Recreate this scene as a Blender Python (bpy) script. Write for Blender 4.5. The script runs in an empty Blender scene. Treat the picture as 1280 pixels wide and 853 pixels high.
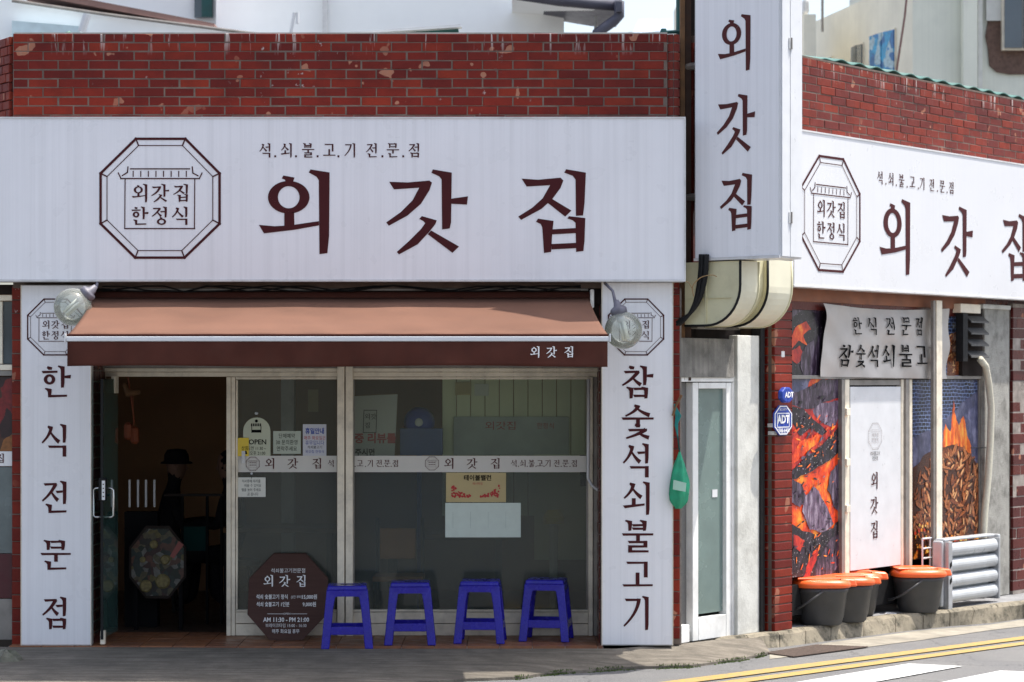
import bpy, math, random
from mathutils import Matrix, Vector
random.seed(7)
SC = bpy.context.scene
COL = SC.collection
F = 2950.0; CY = -17.9; CH = 2.0; HZ = 476.0
# ---------------------------------------------------------------- camera, sky, sun
cd = bpy.data.cameras.new('camera'); cam = bpy.data.objects.new('camera', cd); COL.objects.link(cam)
cam.location = (0, CY, CH); cam.rotation_euler = (math.radians(90), 0, 0)
cd.sensor_width = 36; cd.lens = F / 1280 * 36; cd.shift_y = (HZ - 426.5) / 1280
cd.clip_end = 3000; cd.clip_start = .5
cd.dof.use_dof = True; cd.dof.focus_distance = 17.8; cd.dof.aperture_fstop = 2.8
SC.camera = cam
SUN = Vector((.39, .10, 1)).normalized()
w = bpy.data.worlds.new('World'); SC.world = w; w.use_nodes = True
wn = w.node_tree; bg = wn.nodes['Background']
sky = wn.nodes.new('ShaderNodeTexSky'); sky.sky_type = 'NISHITA'; sky.sun_disc = False
sky.sun_elevation = math.asin(SUN.z); sky.sun_rotation = math.atan2(SUN.x, SUN.y)
sky.air_density = 1.0; sky.dust_density = 3.2; sky.ozone_density = 1.0
bw = wn.nodes.new('ShaderNodeRGBToBW'); wn.links.new(sky.outputs[0], bw.inputs[0])   # thin white cloud veil over the blue
up = wn.nodes.new('ShaderNodeMath'); up.operation = 'MULTIPLY'; up.inputs[1].default_value = 1.25; wn.links.new(bw.outputs[0], up.inputs[0])
cn = wn.nodes.new('ShaderNodeTexNoise'); cn.inputs['Scale'].default_value = 2.5; cn.inputs['Detail'].default_value = 7
tc = wn.nodes.new('ShaderNodeTexCoord'); mp_ = wn.nodes.new('ShaderNodeMapping'); mp_.inputs['Scale'].default_value = (1, 1, 3); wn.links.new(tc.outputs['Generated'], mp_.inputs[0]); wn.links.new(mp_.outputs[0], cn.inputs['Vector'])
rr_ = wn.nodes.new('ShaderNodeMapRange'); rr_.inputs[1].default_value = .35; rr_.inputs[2].default_value = .65; rr_.inputs[3].default_value = .10; rr_.inputs[4].default_value = .50; wn.links.new(cn.outputs[0], rr_.inputs[0])
mx = wn.nodes.new('ShaderNodeMixRGB'); wn.links.new(rr_.outputs[0], mx.inputs[0]); wn.links.new(sky.outputs[0], mx.inputs[1]); wn.links.new(up.outputs[0], mx.inputs[2])
wn.links.new(mx.outputs[0], bg.inputs[0]); bg.inputs[1].default_value = 0.15
sd = bpy.data.lights.new('sun', 'SUN'); sd.energy = 3.4; sd.angle = math.radians(.5); sd.color = (1, .95, .87)
so = bpy.data.objects.new('sun', sd); COL.objects.link(so)
so.rotation_euler = SUN.to_track_quat('Z', 'Y').to_euler(); so.location = (5, -5, 12)
SC.view_settings.view_transform = 'Standard'; SC.view_settings.look = 'None'
SC.view_settings.exposure = 0.97; SC.view_settings.gamma = 1

# ---------------------------------------------------------------- frames: the front facade and the splayed side facade
class Frame:
    def __init__(s, ox, oy, ang):
        s.o = Vector((ox, oy)); s.a = ang; s.c = math.cos(ang); s.s = math.sin(ang)
        s.M = Matrix.Translation((ox, oy, 0)) @ Matrix.Rotation(ang, 4, 'Z')
    def P(f, px, py, y=0.0):
        dx = (px - 640) / F; dz = -(py - HZ) / F
        lx = -f.o.x * f.c + (CY - f.o.y) * f.s; ly = f.o.x * f.s + (CY - f.o.y) * f.c
        vx = dx * f.c + f.s; vy = -dx * f.s + f.c
        t = (y - ly) / vy
        return (lx + vx * t, y, CH + dz * t)
    def x(f, px, y=0.0): return f.P(px, HZ, y)[0]
    def z(f, px, py, y=0.0): return f.P(px, py, y)[2]
A = Frame(0, 0, 0)
B = Frame(1.30, 0, math.atan2(.78, .625))
def road_z(X, Y):
    k = min(max((1.7 - X) / 1.2, 0), 1); return -.092 - .011 * max(-3, ((X - 1) * .625 + (Y + .5) * .78)) - .036 * k * k * (3 - 2 * k)
def R(px, py, dz=0.0):
    dx = (px - 640) / F; k = -(py - HZ) / F; t = 15.0
    for _ in range(30): t = (road_z(dx * t, CY + t) + dz - CH) / k
    return (dx * t, CY + t, CH + k * t)
def G(px, py, z=0.0):
    t = (z - CH) / (-(py - HZ) / F)
    return ((px - 640) / F * t, CY + t, z)

# ---------------------------------------------------------------- materials
class NT:
    def __init__(s, name):
        s.m = bpy.data.materials.new(name); s.m.use_nodes = True; s.t = s.m.node_tree
        s.b = s.t.nodes['Principled BSDF']; s.out = s.t.nodes['Material Output']
    def n(s, ty, **kw):
        nd = s.t.nodes.new('ShaderNode' + ty)
        for k, v in kw.items():
            if k.startswith('i_'):
                key = k[2:]; key = int(key) if key.isdigit() else key.replace('_', ' ')
                s.set(nd.inputs[key], v)
            else: setattr(nd, k, v)
        return nd
    def set(s, sock, v):
        if isinstance(v, bpy.types.NodeSocket): s.t.links.new(v, sock)
        elif isinstance(v, (tuple, list)) and len(v) == 3 and sock.type == 'RGBA': sock.default_value = (*v, 1)
        elif sock.type == 'RGBA' and isinstance(v, (int, float)): sock.default_value = (v, v, v, 1)
        else: sock.default_value = v
    def noise(s, vec, scale, detail=4, rough=.55, out=0):
        return s.n('TexNoise', i_Vector=vec, i_Scale=scale, i_Detail=detail, i_Roughness=rough).outputs[out]
    def map(s, vec, sc=(1, 1, 1), loc=(0, 0, 0), rot=(0, 0, 0)):
        return s.n('Mapping', i_Vector=vec, i_Scale=sc, i_Location=loc, i_Rotation=rot).outputs[0]
    def ramp(s, fac, stops, interp='LINEAR'):
        r = s.n('ValToRGB', i_Fac=fac); cr = r.color_ramp; cr.interpolation = interp
        while len(cr.elements) < len(stops): cr.elements.new(.5)
        for e, (p, c) in zip(cr.elements, stops):
            e.position = p; e.color = (*c, 1) if isinstance(c, tuple) else (c, c, c, 1)
        return r.outputs[0]
    def mix(s, fac, a, b, mode='MIX'):
        m = s.n('MixRGB', blend_type=mode, i_Fac=fac, i_Color1=a, i_Color2=b); return m.outputs[0]
    def math(s, op, a, b=0.0, clamp=False):
        m = s.n('Math', operation=op, use_clamp=clamp); s.set(m.inputs[0], a); s.set(m.inputs[1], b); return m.outputs[0]
    def bump(s, h, strength=.3, dist=.01):
        b = s.n('Bump', i_Height=h, i_Strength=strength, i_Distance=dist); s.set(s.b.inputs['Normal'], b.outputs[0])
    def pos(s): return s.n('NewGeometry').outputs['Position']
    def obj(s): return s.n('TexCoord').outputs['Object']
    def p(s, **kw):
        for k, v in kw.items(): s.set(s.b.inputs[k.replace('_', ' ')], v)
        return s.m
def dk(c, k): return tuple(x * k for x in c)
def mat(name, c, rough=.6, var=.12, scale=6, bump=0, metal=0, dirt=0, streak=0, spec=.5, dirtcol=(.05, .045, .04), bscale=60):
    t = NT(name); v = t.pos()
    n = t.noise(v, scale, 5)
    col = t.mix(t.ramp(n, [(.3, 0.0), (.7, 1.0)]), dk(c, 1 - var), dk(c, 1 + var))
    if streak:
        s1 = t.noise(t.map(v, (26, 26, .35)), 1, 4, .6)
        s2 = t.noise(t.map(v, (90, 90, .5)), 1, 3)
        st = t.math('MULTIPLY', t.ramp(s1, [(.45, 0.0), (.75, 1.0)]), streak)
        col = t.mix(st, col, t.mix(.6, dk(c, .45), dirtcol))
        col = t.mix(t.math('MULTIPLY', t.ramp(s2, [(.5, 0.0), (.8, 1.0)]), streak * .6), col, dk(c, .6))
    if dirt:
        d = t.noise(v, scale * .45 + 1, 8, .68)
        col = t.mix(t.math('MULTIPLY', t.ramp(d, [(.48, 0.0), (.72, 1.0)]), dirt), col, dirtcol)
    rr = t.ramp(t.noise(v, scale * 2, 3), [(.3, max(rough - .08, .02)), (.7, min(rough + .1, 1))])
    t.p(Base_Color=col, Roughness=rr, Metallic=metal, Specular_IOR_Level=spec)
    if bump: t.bump(t.noise(v, bscale, 5, .6), bump, .01)
    return t.m
M = {}
M['sign'] = mat('sign_face', (.80, .80, .83), .32, .03, 2, streak=.12)
M['signR'] = mat('sign_face_sunlit', (.66, .665, .69), .32, .03, 2, streak=.04)  # sunlit copy of the sign face: base darkened against direct sun, fewer streaks
M['edge'] = mat('sign_edge', (.62, .62, .62), .4, .1, 8, dirt=.3)
M['print'] = mat('maroon_print', (.062, .012, .014), .5, .08, 10, spec=.12)
M['printb'] = mat('brown_print', (.085, .024, .024), .5, .08, 10, spec=.12)
M['alu'] = mat('aluminium', (.80, .72, .58), .42, .08, 12, dirt=.3)
M['alud'] = mat('aluminium_dark', (.26, .24, .22), .45, .1, 12, metal=.3, dirt=.4)
M['pvc'] = mat('white_pvc', (.78, .78, .76), .4, .05, 6, dirt=.35, dirtcol=(.22, .21, .19))
M['black'] = mat('black_rubber', (.014, .014, .015), .6, .2, 20, spec=.2)
M['dark'] = mat('dark_recess', (.028, .022, .02), .9, .2, 10, spec=.1)
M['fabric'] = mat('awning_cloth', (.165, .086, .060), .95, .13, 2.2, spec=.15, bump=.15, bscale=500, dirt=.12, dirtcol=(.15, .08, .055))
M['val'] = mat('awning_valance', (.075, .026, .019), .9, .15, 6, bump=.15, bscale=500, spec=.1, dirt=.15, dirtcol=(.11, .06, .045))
M['white'] = mat('white_plastic', (.64, .65, .67), .35, .05, 8)
M['blue'] = mat('blue_plastic', (.012, .007, .30), .24, .15, 9, spec=.4, bump=.06, bscale=120, dirt=.12, dirtcol=(.03, .03, .26))
M['concwall'] = mat('painted_concrete', (.60, .60, .56), .85, .1, 5, bump=.3, dirt=.6, dirtcol=(.28, .27, .24), bscale=40)
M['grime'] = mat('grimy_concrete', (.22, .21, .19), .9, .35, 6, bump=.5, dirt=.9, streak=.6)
M['stucco'] = mat('rough_grey_stucco', (.34, .33, .30), .95, .15, 9, bump=1, dirt=.7, bscale=90)
M['duct'] = mat('cream_duct', (.62, .58, .38), .45, .08, 5, dirt=.35, dirtcol=(.3, .26, .15))
M['duct_lit'] = mat('duct_sunlit_side', (.70, .67, .52), .45, .05, 5, dirt=.3, dirtcol=(.35, .3, .2))  # paler copy of the duct colour, sunlight painted into the outer skin
M['lampmetal'] = mat('lamp_metal', (.16, .155, .19), .5, .15, 30, dirt=.3)
M['greenp'] = mat('teal_paint', (.012, .085, .08), .5, .15, 10, dirt=.3)
M['wood'] = mat('weathered_wood', (.17, .085, .035), .8, .3, 14, bump=.4)
M['binbody'] = mat('grey_bin_plastic', (.042, .044, .048), .45, .15, 9, dirt=.3, dirtcol=(.11, .10, .09))
M['binlid'] = mat('orange_bin_plastic', (.85, .13, .025), .35, .1, 8, dirt=.15)
M['steel'] = mat('grey_steel', (.45, .46, .48), .38, .08, 10, metal=.5, dirt=.3)
M['slat'] = mat('silver_grey_plastic', (.44, .46, .48), .33, .05, 6, dirt=.2)
M['bgwhite'] = mat('white_render', (.88, .90, .90), .85, .03, 1.2, dirt=.10, dirtcol=(.5, .52, .5), bump=.1)
M['bgcream'] = mat('cream_render', (.78, .74, .62), .9, .06, 1.5, dirt=.3, dirtcol=(.5, .47, .38), streak=.15)
M['bgmint'] = mat('mint_grey_render', (.74, .75, .65), .9, .06, 1.2, dirt=.3, dirtcol=(.42, .45, .40), streak=.15, bump=.15, bscale=8)
M['bgdark'] = mat('slate_roof', (.06, .06, .085), .5, .2, 6)
M['bgtrim'] = mat('brown_trim', (.20, .115, .10), .8, .1, 8)
M['rustbrick'] = mat('raw_block', (.14, .085, .065), .95, .35, 20, bump=.8, dirt=.3)
M['corr'] = mat('green_corrugated', (.045, .15, .13), .5, .15, 4, dirt=.35, dirtcol=(.2, .24, .2))
M['glassdark'] = mat('window_glass_dark', (.05, .07, .09), .08, .2, 2, spec=.8)
M['tile'] = None
M['paper'] = mat('paper', (.72, .72, .66), .7, .04, 20)
M['paperw'] = mat('pale_mint_sheet', (.60, .68, .62), .6, .04, 20)
M['yellow'] = mat('yellow_card', (.75, .55, .04), .5, .05, 9)
M['kraft'] = mat('kraft_poster', (.50, .40, .20), .6, .05, 9)
M['ink'] = mat('black_ink', (.006, .006, .007), .8, .1, 9, spec=.08)
M['red'] = mat('red_print', (.45, .02, .02), .5, .1, 9)
M['bluep'] = mat('blue_print', (.01, .045, .33), .3, .05, 9)
M['whitep'] = mat('white_print', (.8, .8, .8), .5, .02, 9)
M['board'] = None
M['wallin'] = mat('brown_interior_wall', (.38, .21, .11), .9, .15, 2)
M['panelin'] = mat('green_grey_panel', (.80, .80, .56), .7, .05, 3)
M['cloth'] = mat('dark_clothes', (.014, .013, .015), .95, .2, 9, spec=.05)
M['skin'] = mat('skin', (.20, .11, .075), .6, .05, 9)
M['orange'] = mat('orange_cloth', (.20, .045, .012), .7, .1, 9)
M['greenb'] = mat('green_mesh_fabric', (.015, .30, .16), .6, .2, 12, bump=.3, bscale=40)
M['ceramic'] = mat('grey_stone', (.17, .165, .13), .9, .3, 14, bump=.8, dirt=.5, dirtcol=(.05, .07, .03))

def brick_mat(name, c1, c2, c3, gloss=.28):
    t = NT(name); v = t.pos(); r = t.n('ObjectInfo').outputs['Random']
    base = t.ramp(r, [(0, c1), (.45, c2), (1, c3)])
    base = t.mix(t.ramp(t.noise(v, 4, 6, .65), [(.4, 0.0), (.7, .55)]), base, dk(c1, .55))
    chip = t.ramp(t.noise(v, 7, 2, .4), [(.655, 0.0), (.668, 1.0)])
    zone = t.ramp(t.noise(v, 1.1, 1), [(.42, 0.0), (.52, 1.0)])
    chip = t.math('MULTIPLY', chip, zone)
    base = t.mix(chip, base, t.mix(t.noise(v, 40), (.40, .15, .08), (.30, .16, .12)))
    wh = t.math('MULTIPLY', t.ramp(t.noise(v, 16, 5, .6), [(.66, 0.0), (.72, 1.0)]), t.ramp(t.noise(v, .9, 1), [(.5, 0.0), (.62, .8)]))
    base = t.mix(wh, base, (.42, .36, .34))
    zz = t.n('SeparateXYZ', i_Vector=v).outputs[2]; dr = t.ramp(t.noise(t.map(v, (20, 20, 1.4)), 1, 3, .7), [(.60, 0.0), (.66, 1.0)])
    top = t.n('MapRange', i_Value=zz, i_1=4.46, i_2=4.63).outputs[0]
    base = t.mix(t.math('MULTIPLY', dr, t.math('MULTIPLY', top, .9)), base, (.55, .50, .47))
    ro = t.mix(chip, t.ramp(t.noise(v, 14, 3), [(.3, gloss - .06), (.7, gloss + .15)]), .9)
    t.p(Base_Color=base, Roughness=ro, Specular_IOR_Level=.22)
    t.bump(t.math('ADD', t.noise(v, 60, 4), t.math('MULTIPLY', chip, -1.2)), .25, .006)
    return t.m
M['brick'] = brick_mat('glazed_red_brick', (.115, .009, .006), (.175, .014, .007), (.235, .024, .009), .38)
M['brickR'] = brick_mat('faded_red_brick', (.125, .020, .016), (.17, .025, .016), (.22, .028, .012), .55)
M['brickD'] = brick_mat('maroon_brick', (.07, .012, .012), (.10, .018, .015), (.12, .022, .015))
M['mortar'] = mat('mortar', (.14, .105, .085), .95, .3, 10, bump=.4, dirt=.6, dirtcol=(.14, .12, .11))
M['mortard'] = mat('dark_mortar', (.30, .26, .23), .95, .25, 14, bump=.4, dirt=.6, dirtcol=(.10, .08, .07))

def asphalt():
    t = NT('asphalt'); v = t.pos()
    sp = t.noise(v, 150, 3, .8)
    c = t.ramp(sp, [(.3, (.075, .075, .078)), (.55, (.13, .13, .132)), (.75, (.42, .41, .39))])
    c = t.mix(t.ramp(t.noise(v, 1.3, 5), [(.4, 0.0), (.7, .5)]), c, (.19, .185, .175))
    cr = t.n('TexVoronoi', feature='DISTANCE_TO_EDGE', i_Vector=t.mix(.2, v, t.noise(v, 4, 4, .6, 1)), i_Scale=1.1).outputs[0]
    c = t.mix(t.math('MULTIPLY', t.ramp(cr, [(0, 1.0), (.008, 0.0)]), .6), c, (.03, .03, .03))
    t.p(Base_Color=c, Roughness=.92); t.bump(sp, .6, .006); return t.m
def concrete(name, c, moss=.0, groove=False):
    t = NT(name); v = t.pos()
    n = t.noise(v, 3.5, 8, .65); f = t.noise(v, 160, 3, .7)
    col = t.mix(t.ramp(n, [(.35, 0.0), (.7, 1.0)]), dk(c, .62), dk(c, 1.12))
    col = t.mix(t.math('MULTIPLY', t.ramp(f, [(.45, 0.0), (.7, 1.0)]), .45), col, dk(c, .45))
    if moss:
        mm = t.ramp(t.noise(v, 8, 8, .75), [(.48, 0.0), (.64, 1.0)])
        col = t.mix(t.math('MULTIPLY', mm, moss), col, (.045, .042, .03))
    h = f
    if groove:
        wv = t.ramp(t.noise(t.map(v, (1.3, 17, 1)), 1, 6, .75), [(.38, 0.0), (.60, 1.0)])
        col = t.mix(t.math('MULTIPLY', t.ramp(wv, [(.0, 1.0), (.9, 0.0)]), .75), col, dk(c, .38))
        h = t.math('ADD', f, wv)
    t.p(Base_Color=col, Roughness=.93); t.bump(h, .5, .01); return t.m
M['asphalt'] = asphalt()
M['apron'] = concrete('brushed_concrete', (.235, .205, .165), .35, True)
M['gutter'] = concrete('gutter_concrete', (.36, .33, .27), .15)
M['kerb'] = concrete('mossy_kerb', (.31, .27, .20), .95)
M['pave'] = concrete('grey_pavement', (.30, .30, .31), .2)
M['moss'] = mat('moss', (.055, .08, .02), .95, .5, 40, bump=1)
def worn(name, c, under):
    t = NT(name); v = t.pos()
    k = t.ramp(t.noise(v, 30, 8, .75), [(.40, 1.0), (.50, 0.0)])
    k = t.math('MULTIPLY', k, .75)
    t.p(Base_Color=t.mix(k, t.mix(t.noise(v, 8), dk(c, .85), c), under), Roughness=.75); t.bump(t.noise(v, 260, 2), .3, .004); return t.m
M['roadyellow'] = worn('worn_yellow_paint', (.42, .28, .075), (.17, .16, .145))
M['roadwhite'] = worn('worn_white_paint', (.66, .66, .65), (.2, .2, .2))
def tilemat():
    t = NT('terracotta_tile'); v = t.pos(); r = t.n('ObjectInfo').outputs['Random']
    c = t.ramp(r, [(0, (.26, .10, .045)), (.6, (.33, .135, .06)), (1, (.22, .09, .05))])
    c = t.mix(t.ramp(t.noise(v, 7, 6, .7), [(.4, 0.0), (.7, .7)]), c, (.12, .06, .04))
    t.p(Base_Color=c, Roughness=t.ramp(t.noise(v, 9), [(.3, .3), (.7, .6)])); t.bump(t.noise(v, 50), .15, .004); return t.m
M['tile'] = tilemat()
def boardmat():
    t = NT('dark_wood_board'); v = t.pos()
    g = t.noise(t.map(v, (3, 3, 60)), 1, 5)
    t.p(Base_Color=t.mix(g, (.045, .020, .015), (.09, .045, .035)), Roughness=.6, Specular_IOR_Level=.2); t.bump(g, .2, .003); return t.m
M['board'] = boardmat()

def thin_glass(name, tint, refl=1.0, haze=0.0, hazecol=(.5, .5, .5), rough=.02):
    t = NT(name); N_ = t.n
    tr = N_('BsdfTransparent', i_Color=tint); gl = N_('BsdfGlossy', i_Color=(1, 1, 1), i_Roughness=rough)
    fr = N_('Fresnel', i_IOR=1.5)
    m1 = N_('MixShader', i_0=t.math('MULTIPLY', fr.outputs[0], refl), i_1=tr.outputs[0], i_2=gl.outputs[0])
    out = m1
    if haze:
        df = N_('BsdfDiffuse', i_Color=hazecol)
        hz = t.math('MULTIPLY', t.ramp(t.noise(t.pos(), 5, 5, .7), [(.3, .75), (.7, 1.0)]), haze)
        out = N_('MixShader', i_0=hz, i_1=m1.outputs[0], i_2=df.outputs[0])
    t.t.links.new(out.outputs[0], t.out.inputs[0]); return t.m
M['glass'] = thin_glass('clear_glass', (.90, .94, .90), 1.0, .07, (.34, .38, .34))
M['doorglass'] = thin_glass('green_door_glass', (.40, .60, .55), 1.6, .16, (.16, .32, .30))
M['globe'] = thin_glass('lamp_globe_glass', (.90, .93, .88), 1.5, .24, (.66, .68, .62), .08)
def frosted():
    t = NT('frosted_film_glass'); N_ = t.n; v = t.pos()
    rf = N_('BsdfRefraction', i_Color=(.66, .70, .66), i_Roughness=.22, i_IOR=1.01)
    tr = N_('BsdfTransparent', i_Color=(.62, .64, .60))
    a = N_('MixShader', i_0=.5, i_1=rf.outputs[0], i_2=tr.outputs[0])
    df = N_('BsdfDiffuse', i_Color=t.mix(t.ramp(t.noise(v, .9, 2), [(.35, 0.0), (.65, 1.0)]), (.13, .17, .18), (.27, .28, .23))); a = N_('MixShader', i_0=.22, i_1=a.outputs[0], i_2=df.outputs[0])
    gl = N_('BsdfGlossy', i_Roughness=.05); fr = N_('Fresnel', i_IOR=1.36)
    b = N_('MixShader', i_0=fr.outputs[0], i_1=a.outputs[0], i_2=gl.outputs[0])
    t.t.links.new(b.outputs[0], t.out.inputs[0]); return t.m
M['frost'] = frosted()
M['pvcglass'] = mat('frosted_teal_glass', (.15, .21, .195), .22, .12, 3, spec=.6, dirt=.3, dirtcol=(.08, .10, .09))

def ash_mat(name, lo, mid, hi, stretch=(30, 30, 7), rot=.8, speck=.0):
    t = NT(name); v = t.obj(); g = t.noise(t.map(v, stretch, rot=(0, rot, 0)), 1, 7, .72)
    c = t.ramp(g, [(.34, lo), (.5, mid), (.66, hi)])
    if speck: c = t.mix(t.ramp(t.noise(v, 60, 2), [(.66, 0.0), (.70, speck)]), c, (.55, .5, .52))
    t.p(Base_Color=c, Roughness=.3); return t.m
M['ash'] = ash_mat('ash_print', (.03, .015, .03), (.14, .09, .15), (.45, .38, .46))
M['ash2'] = ash_mat('ash_print_dark', (.008, .005, .01), (.05, .03, .055), (.22, .17, .24), (26, 26, 6), 1.2)
M['char'] = ash_mat('char_print', (.004, .003, .005), (.012, .008, .014), (.05, .035, .06), (20, 20, 9), .5, .8)
M['glow'] = ash_mat('glow_print', (.30, .008, .01), (.75, .06, .008), (1.0, .40, .03), (7, 7, 4), .6)
M['glowr'] = ash_mat('red_glow_print', (.10, .006, .008), (.42, .015, .015), (.70, .07, .02), (9, 9, 5), .6)
M['flame'] = ash_mat('flame_print', (.25, .02, .01), (.85, .14, .01), (1.0, .55, .08), (12, 12, 3), .15)
M['smoke'] = ash_mat('smoke_print', (.02, .025, .06), (.07, .075, .15), (.22, .22, .34), (5, 5, 3), .3)
def gridprint():
    t = NT('mesh_grid_print'); v = t.obj()
    vo = t.n('TexBrick', i_Vector=t.map(t.mix(.03, v, t.noise(v, 6, 2, .5, 1)), (1, 1, 1), rot=(math.radians(90), math.radians(20), 0)), i_Scale=8.0, i_Color1=(.004, .006, .015), i_Color2=(.010, .014, .04), i_Mortar=(.30, .42, .75)); vo.inputs['Mortar Size'].default_value = .016
    c = t.mix(t.ramp(t.noise(v, 5, 3), [(.4, 0.0), (.7, .5)]), vo.outputs[0], (.06, .08, .22)); t.p(Base_Color=c, Roughness=.3); return t.m
M['grid'] = gridprint()
for i_, c_ in enumerate(((.05, .012, .005), (.16, .04, .014), (.36, .12, .04), (.62, .33, .14), (.25, .07, .02))): M['meat%d' % i_] = mat('meat_print', dk(c_, 1.05), .3, .4, 60)
for i_, c_ in enumerate(((.9, .30, .03), (.6, .05, .01), (.05, .01, .005), (1, .65, .15))): M['ember%d' % i_] = mat('ember_print', c_, .3, .2, 60)
def blotch(name, cols, scale):
    t = NT(name); v = t.obj()
    vc = t.n('TexVoronoi', i_Vector=t.mix(.1, v, t.noise(v, 6, 3, .5, 1)), i_Scale=scale).outputs['Color']
    c = t.ramp(t.n('SeparateColor', i_Color=vc).outputs[0], [(i / len(cols), k) for i, k in enumerate(cols)], 'CONSTANT')
    t.p(Base_Color=t.mix(t.noise(v, 30), c, dk((1, 1, 1), .1), 'MULTIPLY'), Roughness=.5); return t.m
M['food'] = blotch('food_print', [(.012, .025, .012), (.15, .12, .03), (.05, .012, .01), (.12, .10, .05), (.02, .015, .012), (.13, .05, .03), (.02, .04, .035), (.2, .2, .18)], 24)

# ---------------------------------------------------------------- mesh builder
BASE = {}
class MB:
    def __init__(s): s.v = []; s.f = []
    def poly(s, pts): n = len(s.v); s.v += [tuple(p) for p in pts]; s.f.append(tuple(range(n, n + len(pts)))); return s
    def mesh(s, vs, fs): n = len(s.v); s.v += [tuple(p) for p in vs]; s.f += [tuple(i + n for i in f) for f in fs]; return s
    def box(s, x0, x1, y0, y1, z0, z1):
        x0, x1 = min(x0, x1), max(x0, x1); y0, y1 = min(y0, y1), max(y0, y1); z0, z1 = min(z0, z1), max(z0, z1)
        return s.mesh([(x0, y0, z0), (x1, y0, z0), (x1, y1, z0), (x0, y1, z0), (x0, y0, z1), (x1, y0, z1), (x1, y1, z1), (x0, y1, z1)],
            [(3, 2, 1, 0), (4, 5, 6, 7), (0, 1, 5, 4), (1, 2, 6, 5), (2, 3, 7, 6), (3, 0, 4, 7)])
    def hexa(s, b, t): return s.mesh(list(b) + list(t), [(3, 2, 1, 0), (4, 5, 6, 7), (0, 1, 5, 4), (1, 2, 6, 5), (2, 3, 7, 6), (3, 0, 4, 7)])
    def prism(s, pts, vec):  # pts: closed 3-D polygon, extruded by vec
        n = len(pts); top = [tuple(a + b for a, b in zip(p, vec)) for p in pts]
        return s.mesh(list(pts) + top, [tuple(range(n)), tuple(range(2 * n - 1, n - 1, -1))] + [(i, i + n, (i + 1) % n + n, (i + 1) % n) for i in range(n)])
    def tube(s, pts, r, n=8, cap=True):
        pts = [Vector(p) for p in pts]; rings = []; up = None
        rr = r if isinstance(r, (list, tuple)) else [r] * len(pts)
        for i, p in enumerate(pts):
            d = (pts[min(i + 1, len(pts) - 1)] - pts[max(i - 1, 0)]).normalized()
            if up is None: up = Vector((0, 0, 1)) if abs(d.z) < .9 else Vector((1, 0, 0))
            a = d.cross(up).normalized(); b = a.cross(d); up = b
            rings.append([p + (a * math.cos(k * 2 * math.pi / n) + b * math.sin(k * 2 * math.pi / n)) * rr[i] for k in range(n)])
        vs = [q for rg in rings for q in rg]; fs = []
        for i in range(len(rings) - 1):
            for k in range(n): fs.append((i * n + k, i * n + (k + 1) % n, (i + 1) * n + (k + 1) % n, (i + 1) * n + k))
        if cap: fs += [tuple(range(n - 1, -1, -1)), tuple(range((len(rings) - 1) * n, len(rings) * n))]
        return s.mesh(vs, fs)
    def lathe(s, c, prof, n=20, ex=2.0, sx=1.0, sy=1.0, tilt=None):
        vs = []; fs = []
        for r, z in prof:
            for k in range(n):
                a = 2 * math.pi * k / n; ca, sa = math.cos(a), math.sin(a)
                u = math.copysign(abs(ca) ** (2 / ex), ca) * r * sx; v = math.copysign(abs(sa) ** (2 / ex), sa) * r * sy
                q = Vector((u, v, z))
                if tilt is not None: q = tilt @ q
                vs.append((c[0] + q.x, c[1] + q.y, c[2] + q.z))
        m = len(prof)
        for i in range(m - 1):
            for k in range(n): fs.append((i * n + k, i * n + (k + 1) % n, (i + 1) * n + (k + 1) % n, (i + 1) * n + k))
        fs += [tuple(range(n - 1, -1, -1)), tuple(range((m - 1) * n, m * n))]
        return s.mesh(vs, fs)
    def grid(s, fn, nu, nv):
        vs = [fn(i / nu, j / nv) for j in range(nv + 1) for i in range(nu + 1)]
        return s.mesh(vs, [(j * (nu + 1) + i, j * (nu + 1) + i + 1, (j + 1) * (nu + 1) + i + 1, (j + 1) * (nu + 1) + i) for j in range(nv) for i in range(nu)])
    def build(s, name, m, parent=None, fr=A, smooth=False, bevel=0, solid=0, seg=2, **tg):
        if parent is not None:
            b = BASE[parent.name]; vs = [(x - b[0], y - b[1], z - b[2]) for x, y, z in s.v]
        else: vs = s.v
        me = bpy.data.meshes.new(name); me.from_pydata(vs, [], s.f); me.update()
        m = M[m] if isinstance(m, str) else m
        me.materials.append(m)
        if smooth: me.polygons.foreach_set('use_smooth', [True] * len(me.polygons))
        o = bpy.data.objects.new(name, me); COL.objects.link(o)
        if parent is not None: o.parent = parent; BASE[o.name] = BASE[parent.name]
        else: o.matrix_world = fr.M; BASE[o.name] = (0, 0, 0)
        if solid: k = o.modifiers.new('solid', 'SOLIDIFY'); k.thickness = solid; k.offset = 0
        if bevel: k = o.modifiers.new('bevel', 'BEVEL'); k.width = bevel; k.segments = seg; k.limit_method = 'ANGLE'
        tag(o, **tg); return o
def tag(o, label=None, cat=None, group=None, kind=None):
    if label: o['label'] = label
    if cat: o['category'] = cat
    if group: o['group'] = group
    if kind: o['kind'] = kind
    return o
def thing(name, label, cat, fr=A, loc=(0, 0, 0), group=None, kind=None):
    o = bpy.data.objects.new(name, None); COL.objects.link(o); o.empty_display_size = .1
    o.matrix_world = fr.M @ Matrix.Translation(loc); BASE[o.name] = tuple(loc)
    return tag(o, label, cat, group, kind)
def copy_tree(o, parent=None):
    c = o.copy(); COL.objects.link(c); BASE[c.name] = BASE[o.name]
    if parent is not None: c.parent = parent
    for ch in list(o.children): copy_tree(ch, c)
    return c
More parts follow.
